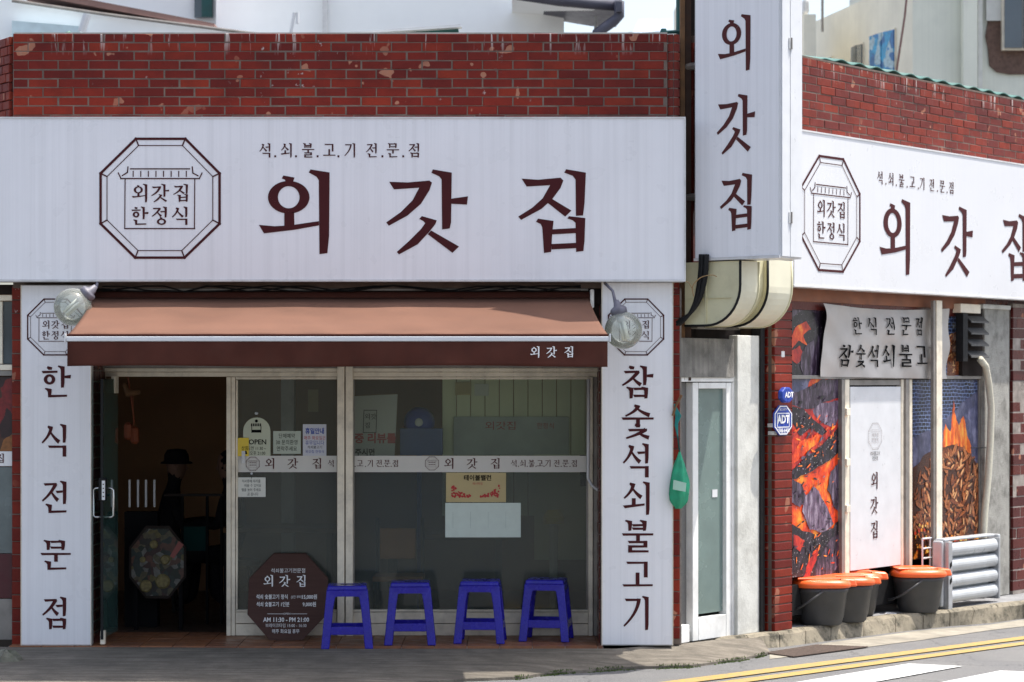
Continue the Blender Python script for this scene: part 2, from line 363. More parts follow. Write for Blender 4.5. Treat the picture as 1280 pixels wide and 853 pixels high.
def sm(pts, n=5):
    P_ = [Vector(p) for p in pts]; P_ = [P_[0] * 2 - P_[1]] + P_ + [P_[-1] * 2 - P_[-2]]; out = []
    for i in range(1, len(P_) - 2):
        for k in range(n):
            t = k / n; a, b, c, d = P_[i - 1:i + 3]; out.append(tuple(.5 * (2 * b + (c - a) * t + (2 * a - 5 * b + 4 * c - d) * t * t + (3 * b - a - 3 * c + d) * t ** 3)))
    return out + [tuple(P_[-2])]
def B1(*a): return MB().box(*a)

# ---------------------------------------------------------------- Hangul lettering drawn stroke by stroke (serif style)
def zc(pts, sx, ox, oy, cx, y0):   # enlarged-view coordinates -> 100-unit glyph box
    return [((ox + x / sx - cx) * .948 + 50, (oy + y / sx - y0) * .948) for x, y in pts]
def ring(cx, cy, rx, ry, wx, wy, n=28):
    o = [(cx + rx * math.cos(k * 2 * math.pi / n), cy + ry * math.sin(k * 2 * math.pi / n)) for k in range(n)]
    i = [(cx + (rx - wx) * math.cos(k * 2 * math.pi / n), cy + (ry - wy) * math.sin(k * 2 * math.pi / n)) for k in range(n)]
    return [[o[k], o[(k + 1) % n], i[(k + 1) % n], i[k]] for k in range(n)]
def sH(x0, y0, x1, y1, w): return [[(x0, y0 - w * .5), (x1, y1 - w * .42), (x1 - w * .05, y1 + w * .42), (x0 + w * .55, y0 + w * .5)]]
def sV(x, y0, y1, w):
    l, r = x - w / 2, x + w / 2
    return [[(l - w * .8, y0 + .3 * w), (l - .6 * w, y0), (r, y0 + .3 * w), (r - .04 * w, y1 - 1.4 * w), (r - .2 * w, y1 - .1 * w), (l + .05 * w, y1), (l, y0 + 1.1 * w), (l - .25 * w, y0 + .65 * w)]]
def sB(x, y0, y1, w): return [[(x - w / 2, y0), (x + w / 2, y0), (x + w / 2, y1), (x - w / 2, y1)]]
def sD(p0, p1, p2, w0, w1, n=7):
    L, Rr = [], []
    for k in range(n + 1):
        t = k / n; x = (1 - t) ** 2 * p0[0] + 2 * t * (1 - t) * p1[0] + t * t * p2[0]; y = (1 - t) ** 2 * p0[1] + 2 * t * (1 - t) * p1[1] + t * t * p2[1]
        dx = 2 * (1 - t) * (p1[0] - p0[0]) + 2 * t * (p2[0] - p1[0]); dy = 2 * (1 - t) * (p1[1] - p0[1]) + 2 * t * (p2[1] - p1[1])
        d = math.hypot(dx, dy) or 1; h = (w0 + (w1 - w0) * t) / 2
        L.append((x - dy / d * h, y + dx / d * h)); Rr.append((x + dy / d * h, y - dx / d * h))
    return [L + Rr[::-1]]
def tick(x, y, w): return [[(x - w * .75, y + w * .1), (x - w * .55, y - w * .4), (x + w * .75, y - w * .1), (x + w * .6, y + w * .6), (x - w * .3, y + w * .6)]]
def J(j, x0, y0, x1, y1, w):
    W, H = x1 - x0, y1 - y0; h = w * .62
    if j == 'ㄱ': return sH(x0 + W * .05, y0 + h / 2, x1, y0 + h / 2, h) + sD((x1 - w * .3, y0), (x1 - W * .12, y0 + H * .5), (x0, y1), w * 1.05, h * .7)
    if j == 'ㄱ2': return sH(x0, y0 + h / 2, x1, y0 + h / 2, h) + sB(x1 - w * .5, y0, y1, w)
    if j == 'ㄴ': return sV(x0 + w * .8, y0, y1, w) + sH(x0 + w * .4, y1 - h / 2, x1, y1 - h * .7, h)
    if j == 'ㄹ':
        m = y0 + H * .48
        return sH(x0, y0 + h / 2, x1, y0 + h / 2, h) + sB(x1 - w * .5, y0, m + h * .4, w) + sH(x0, m, x1 - w * .2, m, h) + sB(x0 + w * .6, m, y1, w) + sH(x0 + w * .2, y1 - h / 2, x1 + w * .3, y1 - h / 2, h)
    if j == 'ㅁ': return sV(x0 + w * .6, y0, y1, w) + sH(x0 + w, y0 + h * .9, x1 - w * .2, y0 + h * .8, h) + sV(x1 - w * .5, y0, y1, w) + sH(x0 + w, y1 - h * 1.1, x1 - w * .4, y1 - h * 1.1, h)
    if j == 'ㅂ': return sV(x0 + w * .6, y0, y1, w) + sV(x1 - w * .5, y0, y1, w) + sH(x0 + w, y0 + H * .5, x1 - w * .6, y0 + H * .47, h) + sH(x0 + w, y1 - h * .9, x1 - w * .6, y1 - h * .9, h)
    if j == 'ㅅ': c = x0 + W * .5; return tick(c - w * .2, y0 + w * .3, w * .9) + sD((c + w * .2, y0 + w * .2), (c - W * .02, y0 + H * .55), (x0, y1), w, h * .7) + sD((c, y0 + H * .38), (c + W * .2, y0 + H * .72), (x1, y1 - h * .3), h * .7, w * 1.05)
    if j == 'ㅇ': return ring((x0 + x1) / 2, (y0 + y1) / 2 + w * .2, W / 2, H / 2 - w * .2, w * .95, h) + tick((x0 + x1) / 2 - w * .2, y0 + w * .1, w * .8)
    if j == 'ㅈ': c = x0 + W * .55; return sH(x0 + W * .08, y0 + h / 2, x1 - W * .08, y0 + h * .3, h) + sD((x1 - W * .14, y0 + h * .2), (c, y0 + H * .6), (x0, y1), w, h * .7) + sD((c + w * .1, y0 + H * .48), (c + W * .2, y0 + H * .78), (x1, y1 - h * .2), h * .7, w)
    if j == 'ㅊ': return tick((x0 + x1) / 2, y0 + w * .4, w * .95) + J('ㅈ', x0, y0 + w * 1.35, x1, y1, w)
    if j == 'ㅎ': return tick((x0 + x1) / 2, y0 + w * .4, w * .95) + sH(x0, y0 + w * 1.55, x1, y0 + w * 1.45, h) + ring((x0 + x1) / 2, (y0 + w * 2.1 + y1) / 2, W * .36, (y1 - y0 - w * 2.1) / 2, w * .9, h)
    if j == 'ㅏ': return sV(x0 + w * .5, y0, y1, w) + [[(x0 + w, y0 + H * .46), (x1, y0 + H * .42), (x1 - w * .1, y0 + H * .42 + w * .95), (x0 + w, y0 + H * .46 + h)]]
    if j == 'ㅓ': return sV(x1 - w * .5, y0, y1, w) + sH(x0, y0 + H * .48, x1 - w, y0 + H * .46, h)
    if j == 'ㅣ': return sV(x1 - w * .5, y0, y1, w)
    if j == 'ㅗ': c = (x0 + x1) / 2; return sB(c, y0, y1 - h * .7, w) + sH(x0, y1 - h * .5, x1, y1 - h * .6, h)
    if j == 'ㅗ2': return sB((x0 + x1) / 2, y0, y1 - h * .7, w) + [[(x0, y1 - h * 1.1), (x1, y1 - h * 1.9), (x1, y1 - h * 1.1), (x0 + w * .5, y1)]]
    if j == 'ㅜ': c = (x0 + x1) / 2 + w * .1; return sH(x0, y0 + h / 2, x1, y0 + h * .45, h) + sB(c, y0 + h * .6, y1, w * .95)
z5 = lambda p, cx: zc(p, 4.741, 290, 160, cx, 212.1)
z6 = lambda p, cx: zc(p, 4.267, 560, 160, cx, 211.8)
GL = {
 '외': [z5(p, 368.1) for p in ([(455,265),(465,247),(578,265),(575,640),(565,742),(518,748),(514,310),(500,290)], [(305,283),(370,295),(362,322),(318,322),(314,308),(295,300)],
      [(310,500),(368,500),(370,585),(310,590)], [(160,575),(250,583),(310,580),(370,574),(515,553),(515,578),(370,604),(190,625)])] + ring(43.2, 32.9, 24.6, 19.3, 11.8, 6.2, 36),
 '갓': [z5(p, 534) for p in ([(932,320),(1040,324),(1170,313),(1185,325),(1170,370),(1120,450),(1040,520),(930,580),(915,560),(1000,500),(1070,430),(1110,355),(960,365)],
      [(1110,540),(1125,523),(1213,548),(1205,570),(1170,615),(1100,690),(990,750),(977,735),(1050,670),(1120,600),(1145,565),(1135,553)], [(1160,630),(1180,608),(1345,703),(1306,740)],
      [(1182,267),(1190,247),(1302,266),(1298,560),(1290,596),(1245,602),(1242,306),(1228,288)], [(1299,420),(1398,406),(1392,455),(1299,450)])],
 '집': [z6(p, 691) for p in ([(393,270),(480,276),(600,265),(615,280),(600,320),(555,380),(500,430),(390,490),(375,472),(450,425),(505,375),(545,305),(420,312)],
      [(555,378),(658,440),(625,472),(533,400)], [(620,238),(630,220),(735,238),(728,400),(720,466),(682,468),(680,275),(665,255)],
      [(470,500),(480,483),(563,495),(556,560),(550,660),(512,666),(503,530),(495,512)], [(637,482),(645,470),(732,480),(728,600),(722,655),(683,660),(680,505),(665,492)],
      [(556,540),(682,533),(682,560),(556,567)], [(552,618),(683,612),(683,640),(552,647)])],
}
SY = {'한': [('ㅎ', 6, 2, 56, 60), ('ㅏ', 66, 0, 98, 70), ('ㄴ', 22, 70, 86, 100)], '정': [('ㅈ', 6, 8, 56, 54), ('ㅓ', 50, 0, 86, 60), ('ㅇ', 32, 60, 82, 100)],
 '식': [('ㅅ', 4, 6, 62, 58), ('ㅣ', 60, 0, 86, 58), ('ㄱ2', 24, 66, 86, 100)], '석': [('ㅅ', 4, 6, 58, 58), ('ㅓ', 48, 0, 86, 60), ('ㄱ2', 24, 67, 86, 100)],
 '쇠': [('ㅅ', 8, 4, 62, 50), ('ㅗ2', 4, 50, 72, 80), ('ㅣ', 60, 0, 88, 100)], '불': [('ㅂ', 20, 0, 78, 34), ('ㅜ', 2, 41, 98, 64), ('ㄹ', 20, 64, 80, 100)],
 '고': [('ㄱ2', 14, 6, 82, 58), ('ㅗ', 2, 42, 98, 88)], '기': [('ㄱ', 6, 8, 58, 88), ('ㅣ', 64, 0, 86, 100)], '전': [('ㅈ', 6, 8, 58, 62), ('ㅓ', 50, 0, 86, 72), ('ㄴ', 22, 70, 86, 99)],
 '문': [('ㅁ', 20, 0, 80, 34), ('ㅜ', 2, 43, 98, 72), ('ㄴ', 20, 68, 84, 99)], '점': [('ㅈ', 6, 8, 58, 56), ('ㅓ', 50, 0, 86, 60), ('ㅁ', 26, 64, 86, 100)],
 '참': [('ㅊ', 4, 0, 60, 60), ('ㅏ', 66, 0, 98, 60), ('ㅁ', 24, 64, 82, 100)], '숯': [('ㅅ', 14, 0, 86, 34), ('ㅜ', 2, 38, 98, 62), ('ㅊ', 16, 56, 84, 100)], '숙': [('ㅅ', 14, 0, 86, 36), ('ㅜ', 2, 42, 98, 66), ('ㄱ2', 22, 70, 80, 100)]}
for ch, L in SY.items(): GL[ch] = [p for j, a, b, c, d in L for p in J(j, a, b, c, d, 12.2)]
GL['.'] = [[(43, 84), (57, 84), (57, 98), (43, 98)]]
def put(mb, polys, x, z, sx, sz, y):   # glyph units -> plane y = const, x,z = top-left corner
    for i, p in enumerate(polys):
        yy = y - .00012 * (i % 9)
        mb.poly([(x + a * sx, yy, z - b * sz) for a, b in p][::-1])
def glyph(mb, ch, cx, ztop, h, y, asp=1.0):
    s = h / 100; put(mb, GL[ch], cx - 50 * s * asp, ztop, s * asp, s, y)
def area2(p): return sum(p[i][0] * p[(i + 1) % len(p)][1] - p[(i + 1) % len(p)][0] * p[i][1] for i in range(len(p)))
for g in GL.values():
    for i, p in enumerate(g):
        if area2(p) < 0: g[i] = p[::-1]
def lineseg(mb, x0, z0, x1, z1, w, y):
    d = math.hypot(x1 - x0, z1 - z0) or 1; a, b = (x1 - x0) / d * w / 2, (z1 - z0) / d * w / 2
    mb.poly([(x0 - a + b, y, z0 - b - a), (x1 + a + b, y, z1 + b - a), (x1 + a - b, y, z1 + b + a), (x0 - a - b, y, z0 - b + a)])
def logo(mb, cx, cz, w, h, y, text=True, lw=1.0):   # unit drawing from the sign (box 0..853 zoom units)
    def T(x, z): return cx + (x - 427) / 715 * w, cz - (z - 416) / 715 * h
    k = w / 715
    O = [(284, 62), (577, 62), (780, 268), (780, 568), (572, 770), (280, 770), (75, 568), (75, 268)]
    I = [(300, 102), (560, 102), (740, 287), (740, 546), (556, 728), (297, 728), (113, 546), (113, 287)]
    def ln(a, b, ww, i): lineseg(mb, *T(*a), *T(*b), ww * k * lw, y - .00012 * i)
    for i in range(8):
        ln(O[i], O[(i + 1) % 8], 15, i); ln(I[i], I[(i + 1) % 8], 5, i + 8 - 8 * (i % 2)); ln(O[i], I[i], 8, 9)
    for a, b, ww in (((220, 300), (218, 596), 6), ((633, 300), (631, 596), 6), ((218, 597), (632, 597), 7), ((195, 299), (660, 299), 7), ((252, 241), (602, 241), 7),
                     ((180, 266), (196, 299), 7), ((660, 299), (676, 266), 7), ((237, 230), (234, 262), 7), ((234, 262), (204, 281), 7), ((618, 230), (622, 266), 7), ((622, 266), (652, 282), 7)): ln(a, b, ww, 4)
    for i in range(8): ln((268 + i * 45, 256), (268 + i * 45, 286), 6, 5)
    if text:
        for r, row in enumerate(('외갓집', '한정식')):
            for c, ch in enumerate(row):
                x, z = T(306 + c * 122, 330 + r * 135); glyph(mb, ch, x, z, 110 / 715 * h, y, w / h)
def text_obj(name, s, size, m, parent, cx, cz, y, sx=1.0, align='CENTER', rot=0, font_w=0):
    cu = bpy.data.curves.new('t', 'FONT'); cu.body = s; cu.size = size; cu.align_x = align; cu.align_y = 'CENTER'; cu.resolution_u = 2; cu.offset = font_w
    o = bpy.data.objects.new('t', cu); COL.objects.link(o)
    dg = bpy.context.evaluated_depsgraph_get(); me = bpy.data.meshes.new_from_object(o.evaluated_get(dg))
    bpy.data.objects.remove(o)
    b = BASE[parent.name]; c, sn = math.cos(rot), math.sin(rot)
    for v in me.vertices:
        x, z = v.co.x * sx, v.co.y
        v.co = (cx + x * c - z * sn - b[0], y - b[1], cz + x * sn + z * c - b[2])
    me.materials.clear(); me.materials.append(M[m]); me.name = name
    q = bpy.data.objects.new(name, me); COL.objects.link(q); q.parent = parent; BASE[q.name] = b
    return q
# ---------------------------------------------------------------- ground, road, kerb (structure)
def S(name, mb, m, fr=A, **k): return mb.build(name, m, None, fr, kind='structure', **k)
def rz(x, y): return road_z(x, y)
gq = []
big = [(-250, -60), (250, -60), (250, 300), (-250, 300)]
S('ground', MB().poly([(x, y, rz(0, 0) - .9 - .0 * x) for x, y in big]), 'asphalt')
S('road', MB().grid(lambda u, v: (-16 + 40 * u, -26 + 32 * v, rz(-16 + 40 * u, -26 + 32 * v)), 200, 60), 'asphalt', smooth=True)
# apron of brushed concrete in front of the shop, dropping to the road
ap = [(-40, 872), (200, 868), (420, 862), (560, 853.5), (640, 850), (700, 843), (770, 838), (860, 835), (930, 826), (962, 818)]
front = [R(px, py) for px, py in ap]
mb = MB(); back = []
bx = [-40, 200, 420, 560, 640, 700, 770, 860, 893, 951]
by = [808.5, 809.5, 811, 811, 811, 811, 811, 804, 800, 797]
for px, py in zip(bx, by): back.append(G(px, py, -.004))
def apf(u, v):
    i = min(int(u * 9), 8); t = u * 9 - i
    f = [front[i][k] * (1 - t) + front[i + 1][k] * t for k in range(3)]; b = [back[i][k] * (1 - t) + back[i + 1][k] * t for k in range(3)]
    wob = .012 * math.sin(u * 37) + .008 * math.sin(u * 91)
    z = b[2] + (f[2] + .02 - b[2]) * (v ** 1.15)
    return (f[0] * v + b[0] * (1 - v), f[1] * v + b[1] * (1 - v) + wob * v, z)
mb.grid(apf, 90, 10)
for k in range(90):   # small broken lip down to the asphalt
    a, b = apf(k / 90, 1), apf((k + 1) / 90, 1); mb.poly([a, b, (b[0], b[1] - .004, b[2] - .06), (a[0], a[1] - .004, a[2] - .06)])
S('concrete_apron', mb, 'apron', smooth=True)
mb = MB(); rnd = random.Random(3)
for k in range(1500):
    u = rnd.uniform(.45, .98); p = apf(u, 1)
    dens = .5 + .5 * math.sin(u * 60)
    if rnd.random() > dens: continue
    x, y = p[0] + rnd.gauss(0, .01), p[1] + rnd.gauss(-.008, .022); h = rnd.uniform(.006, .02); a = rnd.uniform(0, 6.3); r = .007
    z = max(rz(x, y), p[2] - .05) if y < p[1] else p[2] - .002
    mb.mesh([(x + r * math.cos(a), y + r * math.sin(a), z), (x + r * math.cos(a + 2.1), y + r * math.sin(a + 2.1), z), (x + r * math.cos(a + 4.2), y + r * math.sin(a + 4.2), z), (x, y, z + h)], [(0, 1, 3), (1, 2, 3), (2, 0, 3)])
tag(mb.build('moss_tufts', 'moss'), 'strip of green moss growing along the joint between concrete apron and asphalt', 'moss', kind='stuff')
# gutter of pale concrete along the kerb
gt = [(962, 816.5), (1038.5, 803), (1153, 788), (1237, 781), (1280, 774.6), (1330, 768)]
gb = [(962, 824), (1045, 814), (1153, 800), (1237, 788), (1280, 783), (1330, 775)]
mb = MB()
for i in range(5): mb.poly([R(*gt[i], .004), R(*gb[i], .004), R(*gb[i + 1], .004), R(*gt[i + 1], .004)])
S('gutter', mb, 'gutter')
# pavement slab with kerb stones
ktop = [(850, 801), (893, 797.5), (935, 794.8), (974, 791), (1038, 781.5), (1119, 770), (1187, 763.5), (1247, 756.5), (1280, 753), (1345, 747)]
kbot = [(850, 808), (893, 806.6), (935, 813), (975, 811.5), (1038.5, 803), (1119, 792.5), (1187, 784.5), (1237, 781), (1280, 774.6), (1345, 768)]
KT = [G(px, py) for px, py in ktop]; KB = [R(px, py, -.01) for px, py in kbot]
pv = [(x, y, 0) for x, y, _ in KT]
inner = [(x - .11 * .62, y + .11 * .78, -.001) for x, y, _ in KT]
wb = [B.M @ Vector((s, .6, 0)) for s in (7.6, 4, 1, -.2)]
S('pavement', MB().poly([*inner, *[(v.x, v.y, -.001) for v in wb]]), 'pave')
kt = thing('kerb', 'weathered mossy concrete kerb running along the pavement edge in front of the bins', 'kerb', loc=KT[4])
kt['kind'] = 'structure'; del kt['label']; del kt['category']
for i in range(len(KT) - 1):
    a, b = Vector(KT[i]), Vector(KT[i + 1]); d = (b - a); ln = d.length; n = max(1, round(ln / .42))
    for j in range(n):
        t0, t1 = j / n + .012 / ln * .5, (j + 1) / n - .012 / ln * .5
        L = lambda P_, Q_, t: tuple(P_[k] * (1 - t) + Q_[k] * t for k in range(3))
        mb = MB(); ns = 6; rows = []
        for q in range(ns + 1):
            t = t0 + (t1 - t0) * q / ns; T_ = Vector(L(KT[i], KT[i + 1], t)); Bm = Vector(L(KB[i], KB[i + 1], t)); I_ = Vector(L(inner[i], inner[i + 1], t))
            jx = random.uniform(-.006, .006); I_.z = .0
            rows.append([(I_.x, I_.y, -.2), (I_.x, I_.y, .003), (T_.x - .012, T_.y + .015, .003 + jx * .3), (T_.x + .004, T_.y - .004 + jx, -.018 + jx), (Bm.x, Bm.y, Bm.z - .03)])
        vs = [p for r_ in rows for p in r_]; fs = [(q * 5 + k, (q + 1) * 5 + k, (q + 1) * 5 + k + 1, q * 5 + k + 1) for q in range(ns) for k in range(4)]
        fs += [(0, 1, 2, 3, 4), tuple(ns * 5 + k for k in (4, 3, 2, 1, 0))]
        mb.mesh(vs, fs).build('kerb_stone', 'kerb', kt)
# drain grate
gr = thing('drain_grate', 'dark rusty drain grate set in the gutter at the foot of the kerb', 'drain', loc=R(1020, 815))
g4 = [Vector(R(px, py, .008)) for px, py in ((955, 816.5), (1020, 806.5), (1086, 809), (992, 821.5))]
MB().poly([tuple(v - Vector((0, 0, .003))) for v in g4]).build('drain_pit', 'dark', gr)
mb = MB()
for k in range(15):
    t = (k + .2) / 15; t2 = (k + .75) / 15
    q = [g4[0].lerp(g4[3], t), g4[1].lerp(g4[2], t), g4[1].lerp(g4[2], t2), g4[0].lerp(g4[3], t2)]
    mb.prism([tuple(v) for v in q], (0, 0, .006))
mb.build('grate_bars', mat('rusty_iron', (.10, .07, .055), .8, .3, 30, bump=.4), gr)
# painted lines
def quadpx(a, b, c, d, h, nu=60, nv=6):
    def f(u, v):
        p = [(a[k] * (1 - u) + b[k] * u) * (1 - v) + (d[k] * (1 - u) + c[k] * u) * v for k in (0, 1)]
        return R(p[0], p[1], h)
    return MB().grid(f, nu, nv)
def strip(name, a, b, m, h): return S(name, quadpx(a[0], a[1], b[1], b[0], h, 120, 2), m)
strip('yellow_line', [(600, 881.0), (1400, 780.2)], [(600, 887.5), (1400, 783.8)], 'roadyellow', .008)
strip('yellow_line', [(600, 891.5), (1400, 786.6)], [(600, 897.5), (1400, 789.8)], 'roadyellow', .008)
S('crosswalk_stripe', quadpx((850, 876.7), (1136, 829.6), (1203, 832.8), (980, 873), .008), 'roadwhite')
S('crosswalk_stripe', quadpx((1100, 868), (1250, 838.4), (1345, 842), (1200, 872), .008), 'roadwhite')
# broken stone and tile end at the left
mb = MB(); c = R(8, 838)
rn = random.Random(5)
def rock(c, rx, ry, rz_, seed):
    rn = random.Random(seed); off = [rn.uniform(-1, 1) for _ in range(9)]
    def f(u, v):
        a = u * 2 * math.pi; b = v * math.pi * .98 + .01; k = 1 + .16 * math.sin(3 * a + off[0]) * math.sin(2 * b + off[1]) + .12 * math.sin(5 * a + off[2] + 3 * b)
        return (c[0] + rx * k * math.sin(b) * math.cos(a), c[1] + ry * k * math.sin(b) * math.sin(a), c[2] + rz_ * k * math.cos(b))
    return f
mb.grid(rock((c[0], c[1], c[2] + .03), .13, .10, .11, 5), 11, 7)
tag(mb.build('mossy_stone', 'ceramic'), 'mossy broken stone at the bottom left end of the concrete apron', 'stone')
tag(MB().mesh([R(103, 812, .03), R(118, 815, .03), R(112, 819, .032), R(106, 816, .05)], [(0, 1, 2), (0, 2, 3)]).build('paper_scrap', 'whitep'), 'crumpled white paper scrap lying on the dark concrete apron', 'litter')

# ---------------------------------------------------------------- bricks
_bm = {}
def brickmesh(wd, h, m, d=.03):
    key = (round(wd, 3), round(h, 3), m, d)
    if key not in _bm:
        me = bpy.data.meshes.new('brick'); b = .004
        v = [(0, 0, 0), (wd, 0, 0), (wd, 0, h), (0, 0, h)]; o = [(x, -d + b, z) for x, _, z in v]
        f = [(b, -d, b), (wd - b, -d, b), (wd - b, -d, h - b), (b, -d, h - b)]
        vs = v + o + f
        fs = [(0, 1, 5, 4), (1, 2, 6, 5), (2, 3, 7, 6), (3, 0, 4, 7), (4, 5, 9, 8), (5, 6, 10, 9), (6, 7, 11, 10), (7, 4, 8, 11), (8, 9, 10, 11)]
        me.from_pydata(vs, [], fs); me.materials.append(M[m]); _bm[key] = me
    return _bm[key]
def bricks(parent, x0, x1, z0, z1, course, pitch, y, m, joint=.0065, ang=0, seed=1, top=True, shift=None, limit=290, org=None):
    rn = random.Random(seed); b = BASE[parent.name]; n = 0; rest = MB()
    nc = int((z1 - z0) / course + .5); ca, sa = math.cos(ang), math.sin(ang)
    for r in range(nc):
        z = z1 - (r + 1) * course if top else z0 + r * course
        sh = (r % 2) * pitch * .5 + rn.choice([0, 0, pitch * .25]) if shift is None else shift
        x = x0 - sh
        while x < x1 - .02:
            a, e = max(x, x0), min(x + pitch, x1)
            if e - a > .03:
                wd = round((e - a - joint) / .01) * .01
                jz = rn.uniform(-.0015, .0015); jy = rn.uniform(-.003, .003)
                if n < limit:
                    o = bpy.data.objects.new('brick', brickmesh(wd, course - joint, m)); COL.objects.link(o); o.parent = parent
                    if org: o.location = (org[0] + (a - x0) * ca - b[0], org[1] + (a - x0) * sa - b[1], z + jz - b[2]); o.rotation_euler = (0, 0, ang)
                    else: o.location = (a - b[0], y + jy - b[1], z + jz - b[2])
                    n += 1
                else: rest.box(a, e - joint, y - .03 + jy, y, z, z + course - joint)
            x += pitch
    if rest.v: rest.build('brick_rest', m, parent, kind='stuff')
    return n
CR = .0688; PI_ = .2295
zt = A.z(0, 42)
x0, x1 = A.x(17), A.x(834)
w = thing('brick_parapet', 'long glazed red brick parapet above the wide front signboard', 'brick wall', loc=(x0, 0, 2.7))
B1(x0 + .002, x1, -.0265, .22, 2.7, zt - .006).build('mortar_core', 'mortar', w)
B1(x0 + .01, x1, -.024, .2, zt - .006, zt + .004).build('coping', mat('render_coping', (.5, .47, .43), .9, .15, 20, dirt=.5), w)
bricks(w, x0 + .004, x1, zt - 10 * CR, zt, CR, PI_, 0, 'brick', seed=4)
# left return of the parapet
xr = x0 - .62
al = math.atan2(-.83, .56)
w2 = thing('brick_parapet', 'short faded brick parapet turning away at the far left edge', 'brick wall', loc=(x0, 0, 3.9))
L_ = .5; d_ = (-.56, .83)
org = (x0 + d_[0] * L_, d_[1] * L_)
P4 = [(x0, 0), (x0 + d_[0] * L_, d_[1] * L_), (x0 + d_[0] * L_ + .1, d_[1] * L_ + .08), (x0 + .1, .1)]
MB().prism([(a - .0, b + .008, 3.9) for a, b in P4], (0, 0, zt - .02 - 3.9)).build('mortar_core', 'mortard', w2)
bricks(w2, 0, L_, zt - 10 * CR - .02, zt - .02, CR, .14, 0, 'brickR', seed=9, ang=al, org=org)
# corner column of rounded bricks and small timber boards
xc = A.x(841.5)
w3 = thing('brick_corner', 'narrow rounded brick corner column at the right end of the front parapet', 'brick column', loc=(xc, .0, 2.7))
MB().lathe((xc, .0, 2.7), [(.04, 0), (.04, zt - 2.72)], 12).build('mortar_core', 'mortard', w3)
me = None
for r in range(28):
    z = zt - (r + 1) * CR - .004
    for a in range(2):
        q = MB()
        a0, a1 = -math.pi + a * math.pi * .5 + .05, -math.pi + (a + 1) * math.pi * .5 - .05
        arc = [(.050 * math.cos(a0 + (a1 - a0) * k / 5), .050 * math.sin(a0 + (a1 - a0) * k / 5)) for k in range(6)] + [(.03 * math.cos(a1), .03 * math.sin(a1)), (.03 * math.cos(a0), .03 * math.sin(a0))]
        if r == 0 and a == 0: bm0 = q.prism([(x, y, 0) for x, y in arc], (0, 0, CR - .009)).build('brick', 'brickR', w3); m0 = bm0.data; bm0.location = (0, 0, z - 2.7); [setattr(v_, 'co', v_.co + Vector((xc, .0, 2.7))) for v_ in m0.vertices]
        else:
            o = bpy.data.objects.new('brick', m0); COL.objects.link(o); o.parent = w3; o.location = (0, 0, z - 2.7); o.rotation_euler = (0, 0, a * math.pi / 2)
# ---------------------------------------------------------------- main building shell
bd = thing('restaurant_building', 'corner restaurant building with red brick walls and white signboards', 'building', loc=(0, .6, 0))
XL, XR = A.x(116), A.x(750)       # shop opening
B1(x0 + .03, 1.1, .22, .5, 2.62, zt - .05).build('upper_wall', 'mortard', bd)
B1(XL - .02, XR + .02, .06, .5, 2.2, 2.64).build('header', 'dark', bd)
B1(XL - .6, XL - .01, .03, .6, 0, 2.7).build('pier', 'mortard', bd)
B1(XR + .005, XR + .62, .03, .6, 0, 2.7).build('pier', 'mortard', bd)
B1(-4.4, 2.2, .6, 6, zt - .6, zt - .4).build('roof', 'concwall', bd)
# interior shell
Y0, Y1 = .75, 4.6
B1(-4.2, 1.15, Y1, Y1 + .1, 0, 2.62).build('interior_wall', 'wallin', bd)
B1(-4.3, -4.2, Y0, Y1, 0, 2.62).build('interior_wall', 'wallin', bd)
B1(1.15, 1.25, .85, Y1, 0, 2.62).build('interior_wall', 'wallin', bd)
B1(-4.3, 1.25, .45, Y1 + .1, 2.62, 2.72).build('ceiling', 'wallin', bd)
B1(-4.3, 1.25, .7, Y1 + .1, -.15, -.004).build('subfloor', mat('dark_floor', (.06, .04, .03), .4), bd)
# side facade core (right), in frame B
sb = thing('side_wing', 'splayed side wing of the restaurant building behind the right signboard', 'building', B, (1, .4, 0))
B1(.16, 8.2, .02, .5, 2.58, zt - .05).build('upper_wall', 'brickD', sb)
B1(1.18, 8.2, .42, .5, 0, 2.58).build('back_wall', 'dark', sb)
B1(-.0, 8.2, .5, 3, zt - .6, zt - .4).build('roof', 'concwall', sb)
# brick strips beside the vertical panels
def strip_bricks(px0, px1, name, label, y, pya, pyb, course, m='brick', yy=.03):
    a, b = A.x(px0, y), A.x(px1, y); za, zb = A.z(0, pyb, y), A.z(0, pya, y); za = max(za, 0)
    t = thing(name, label, 'brick column', loc=((a + b) / 2, y, 0))
    B1(a, b, y + .004, y + .12, 0, zb).build('mortar_core', 'mortar', t)
    bricks(t, a, b, za, zb, course, .30, y + .028, m, seed=int(px0), shift=0)
    return t
strip_bricks(15, 30, 'brick_pillar', 'thin red brick pillar left of the left vertical sign', -.02, 358, 803, .1015)
strip_bricks(838, 850, 'brick_pillar', 'thin red brick pillar right of the vertical sign beside the green bag', -.02, 353, 803, .090)
# reveals of dark brick
for xa, xb, px_, lab, sx_ in ((XL - .03, XL, 116, 'dark brick reveal on the left side of the shop opening', 1), (XR, XR + .03, 750, 'dark brick reveal on the right side of the shop opening', -1)):
    t = thing('brick_reveal', lab, 'brick wall', loc=(xa, .3, 0))
    B1(xa + (.004 if sx_ < 0 else 0), xb - (.004 if sx_ > 0 else 0), .03, .56, 0, 2.6).build('mortar_core', 'mortard', t)
    for r in range(31):
        for q in range(2):
            o = bpy.data.objects.new('brick', brickmesh(.22, .074, 'brickD', .012)); COL.objects.link(o); o.parent = t
            o.rotation_euler = (0, 0, math.pi / 2 if sx_ > 0 else -math.pi / 2)
            yy = .05 + q * .25 - (.1 if r % 2 else 0) * q
            if sx_ > 0: o.location = (XL - .008 - xa, yy - .3, .005 + r * .083)
            else: o.location = (XR + .008 - xa, yy + .22 - .3, .005 + r * .083)
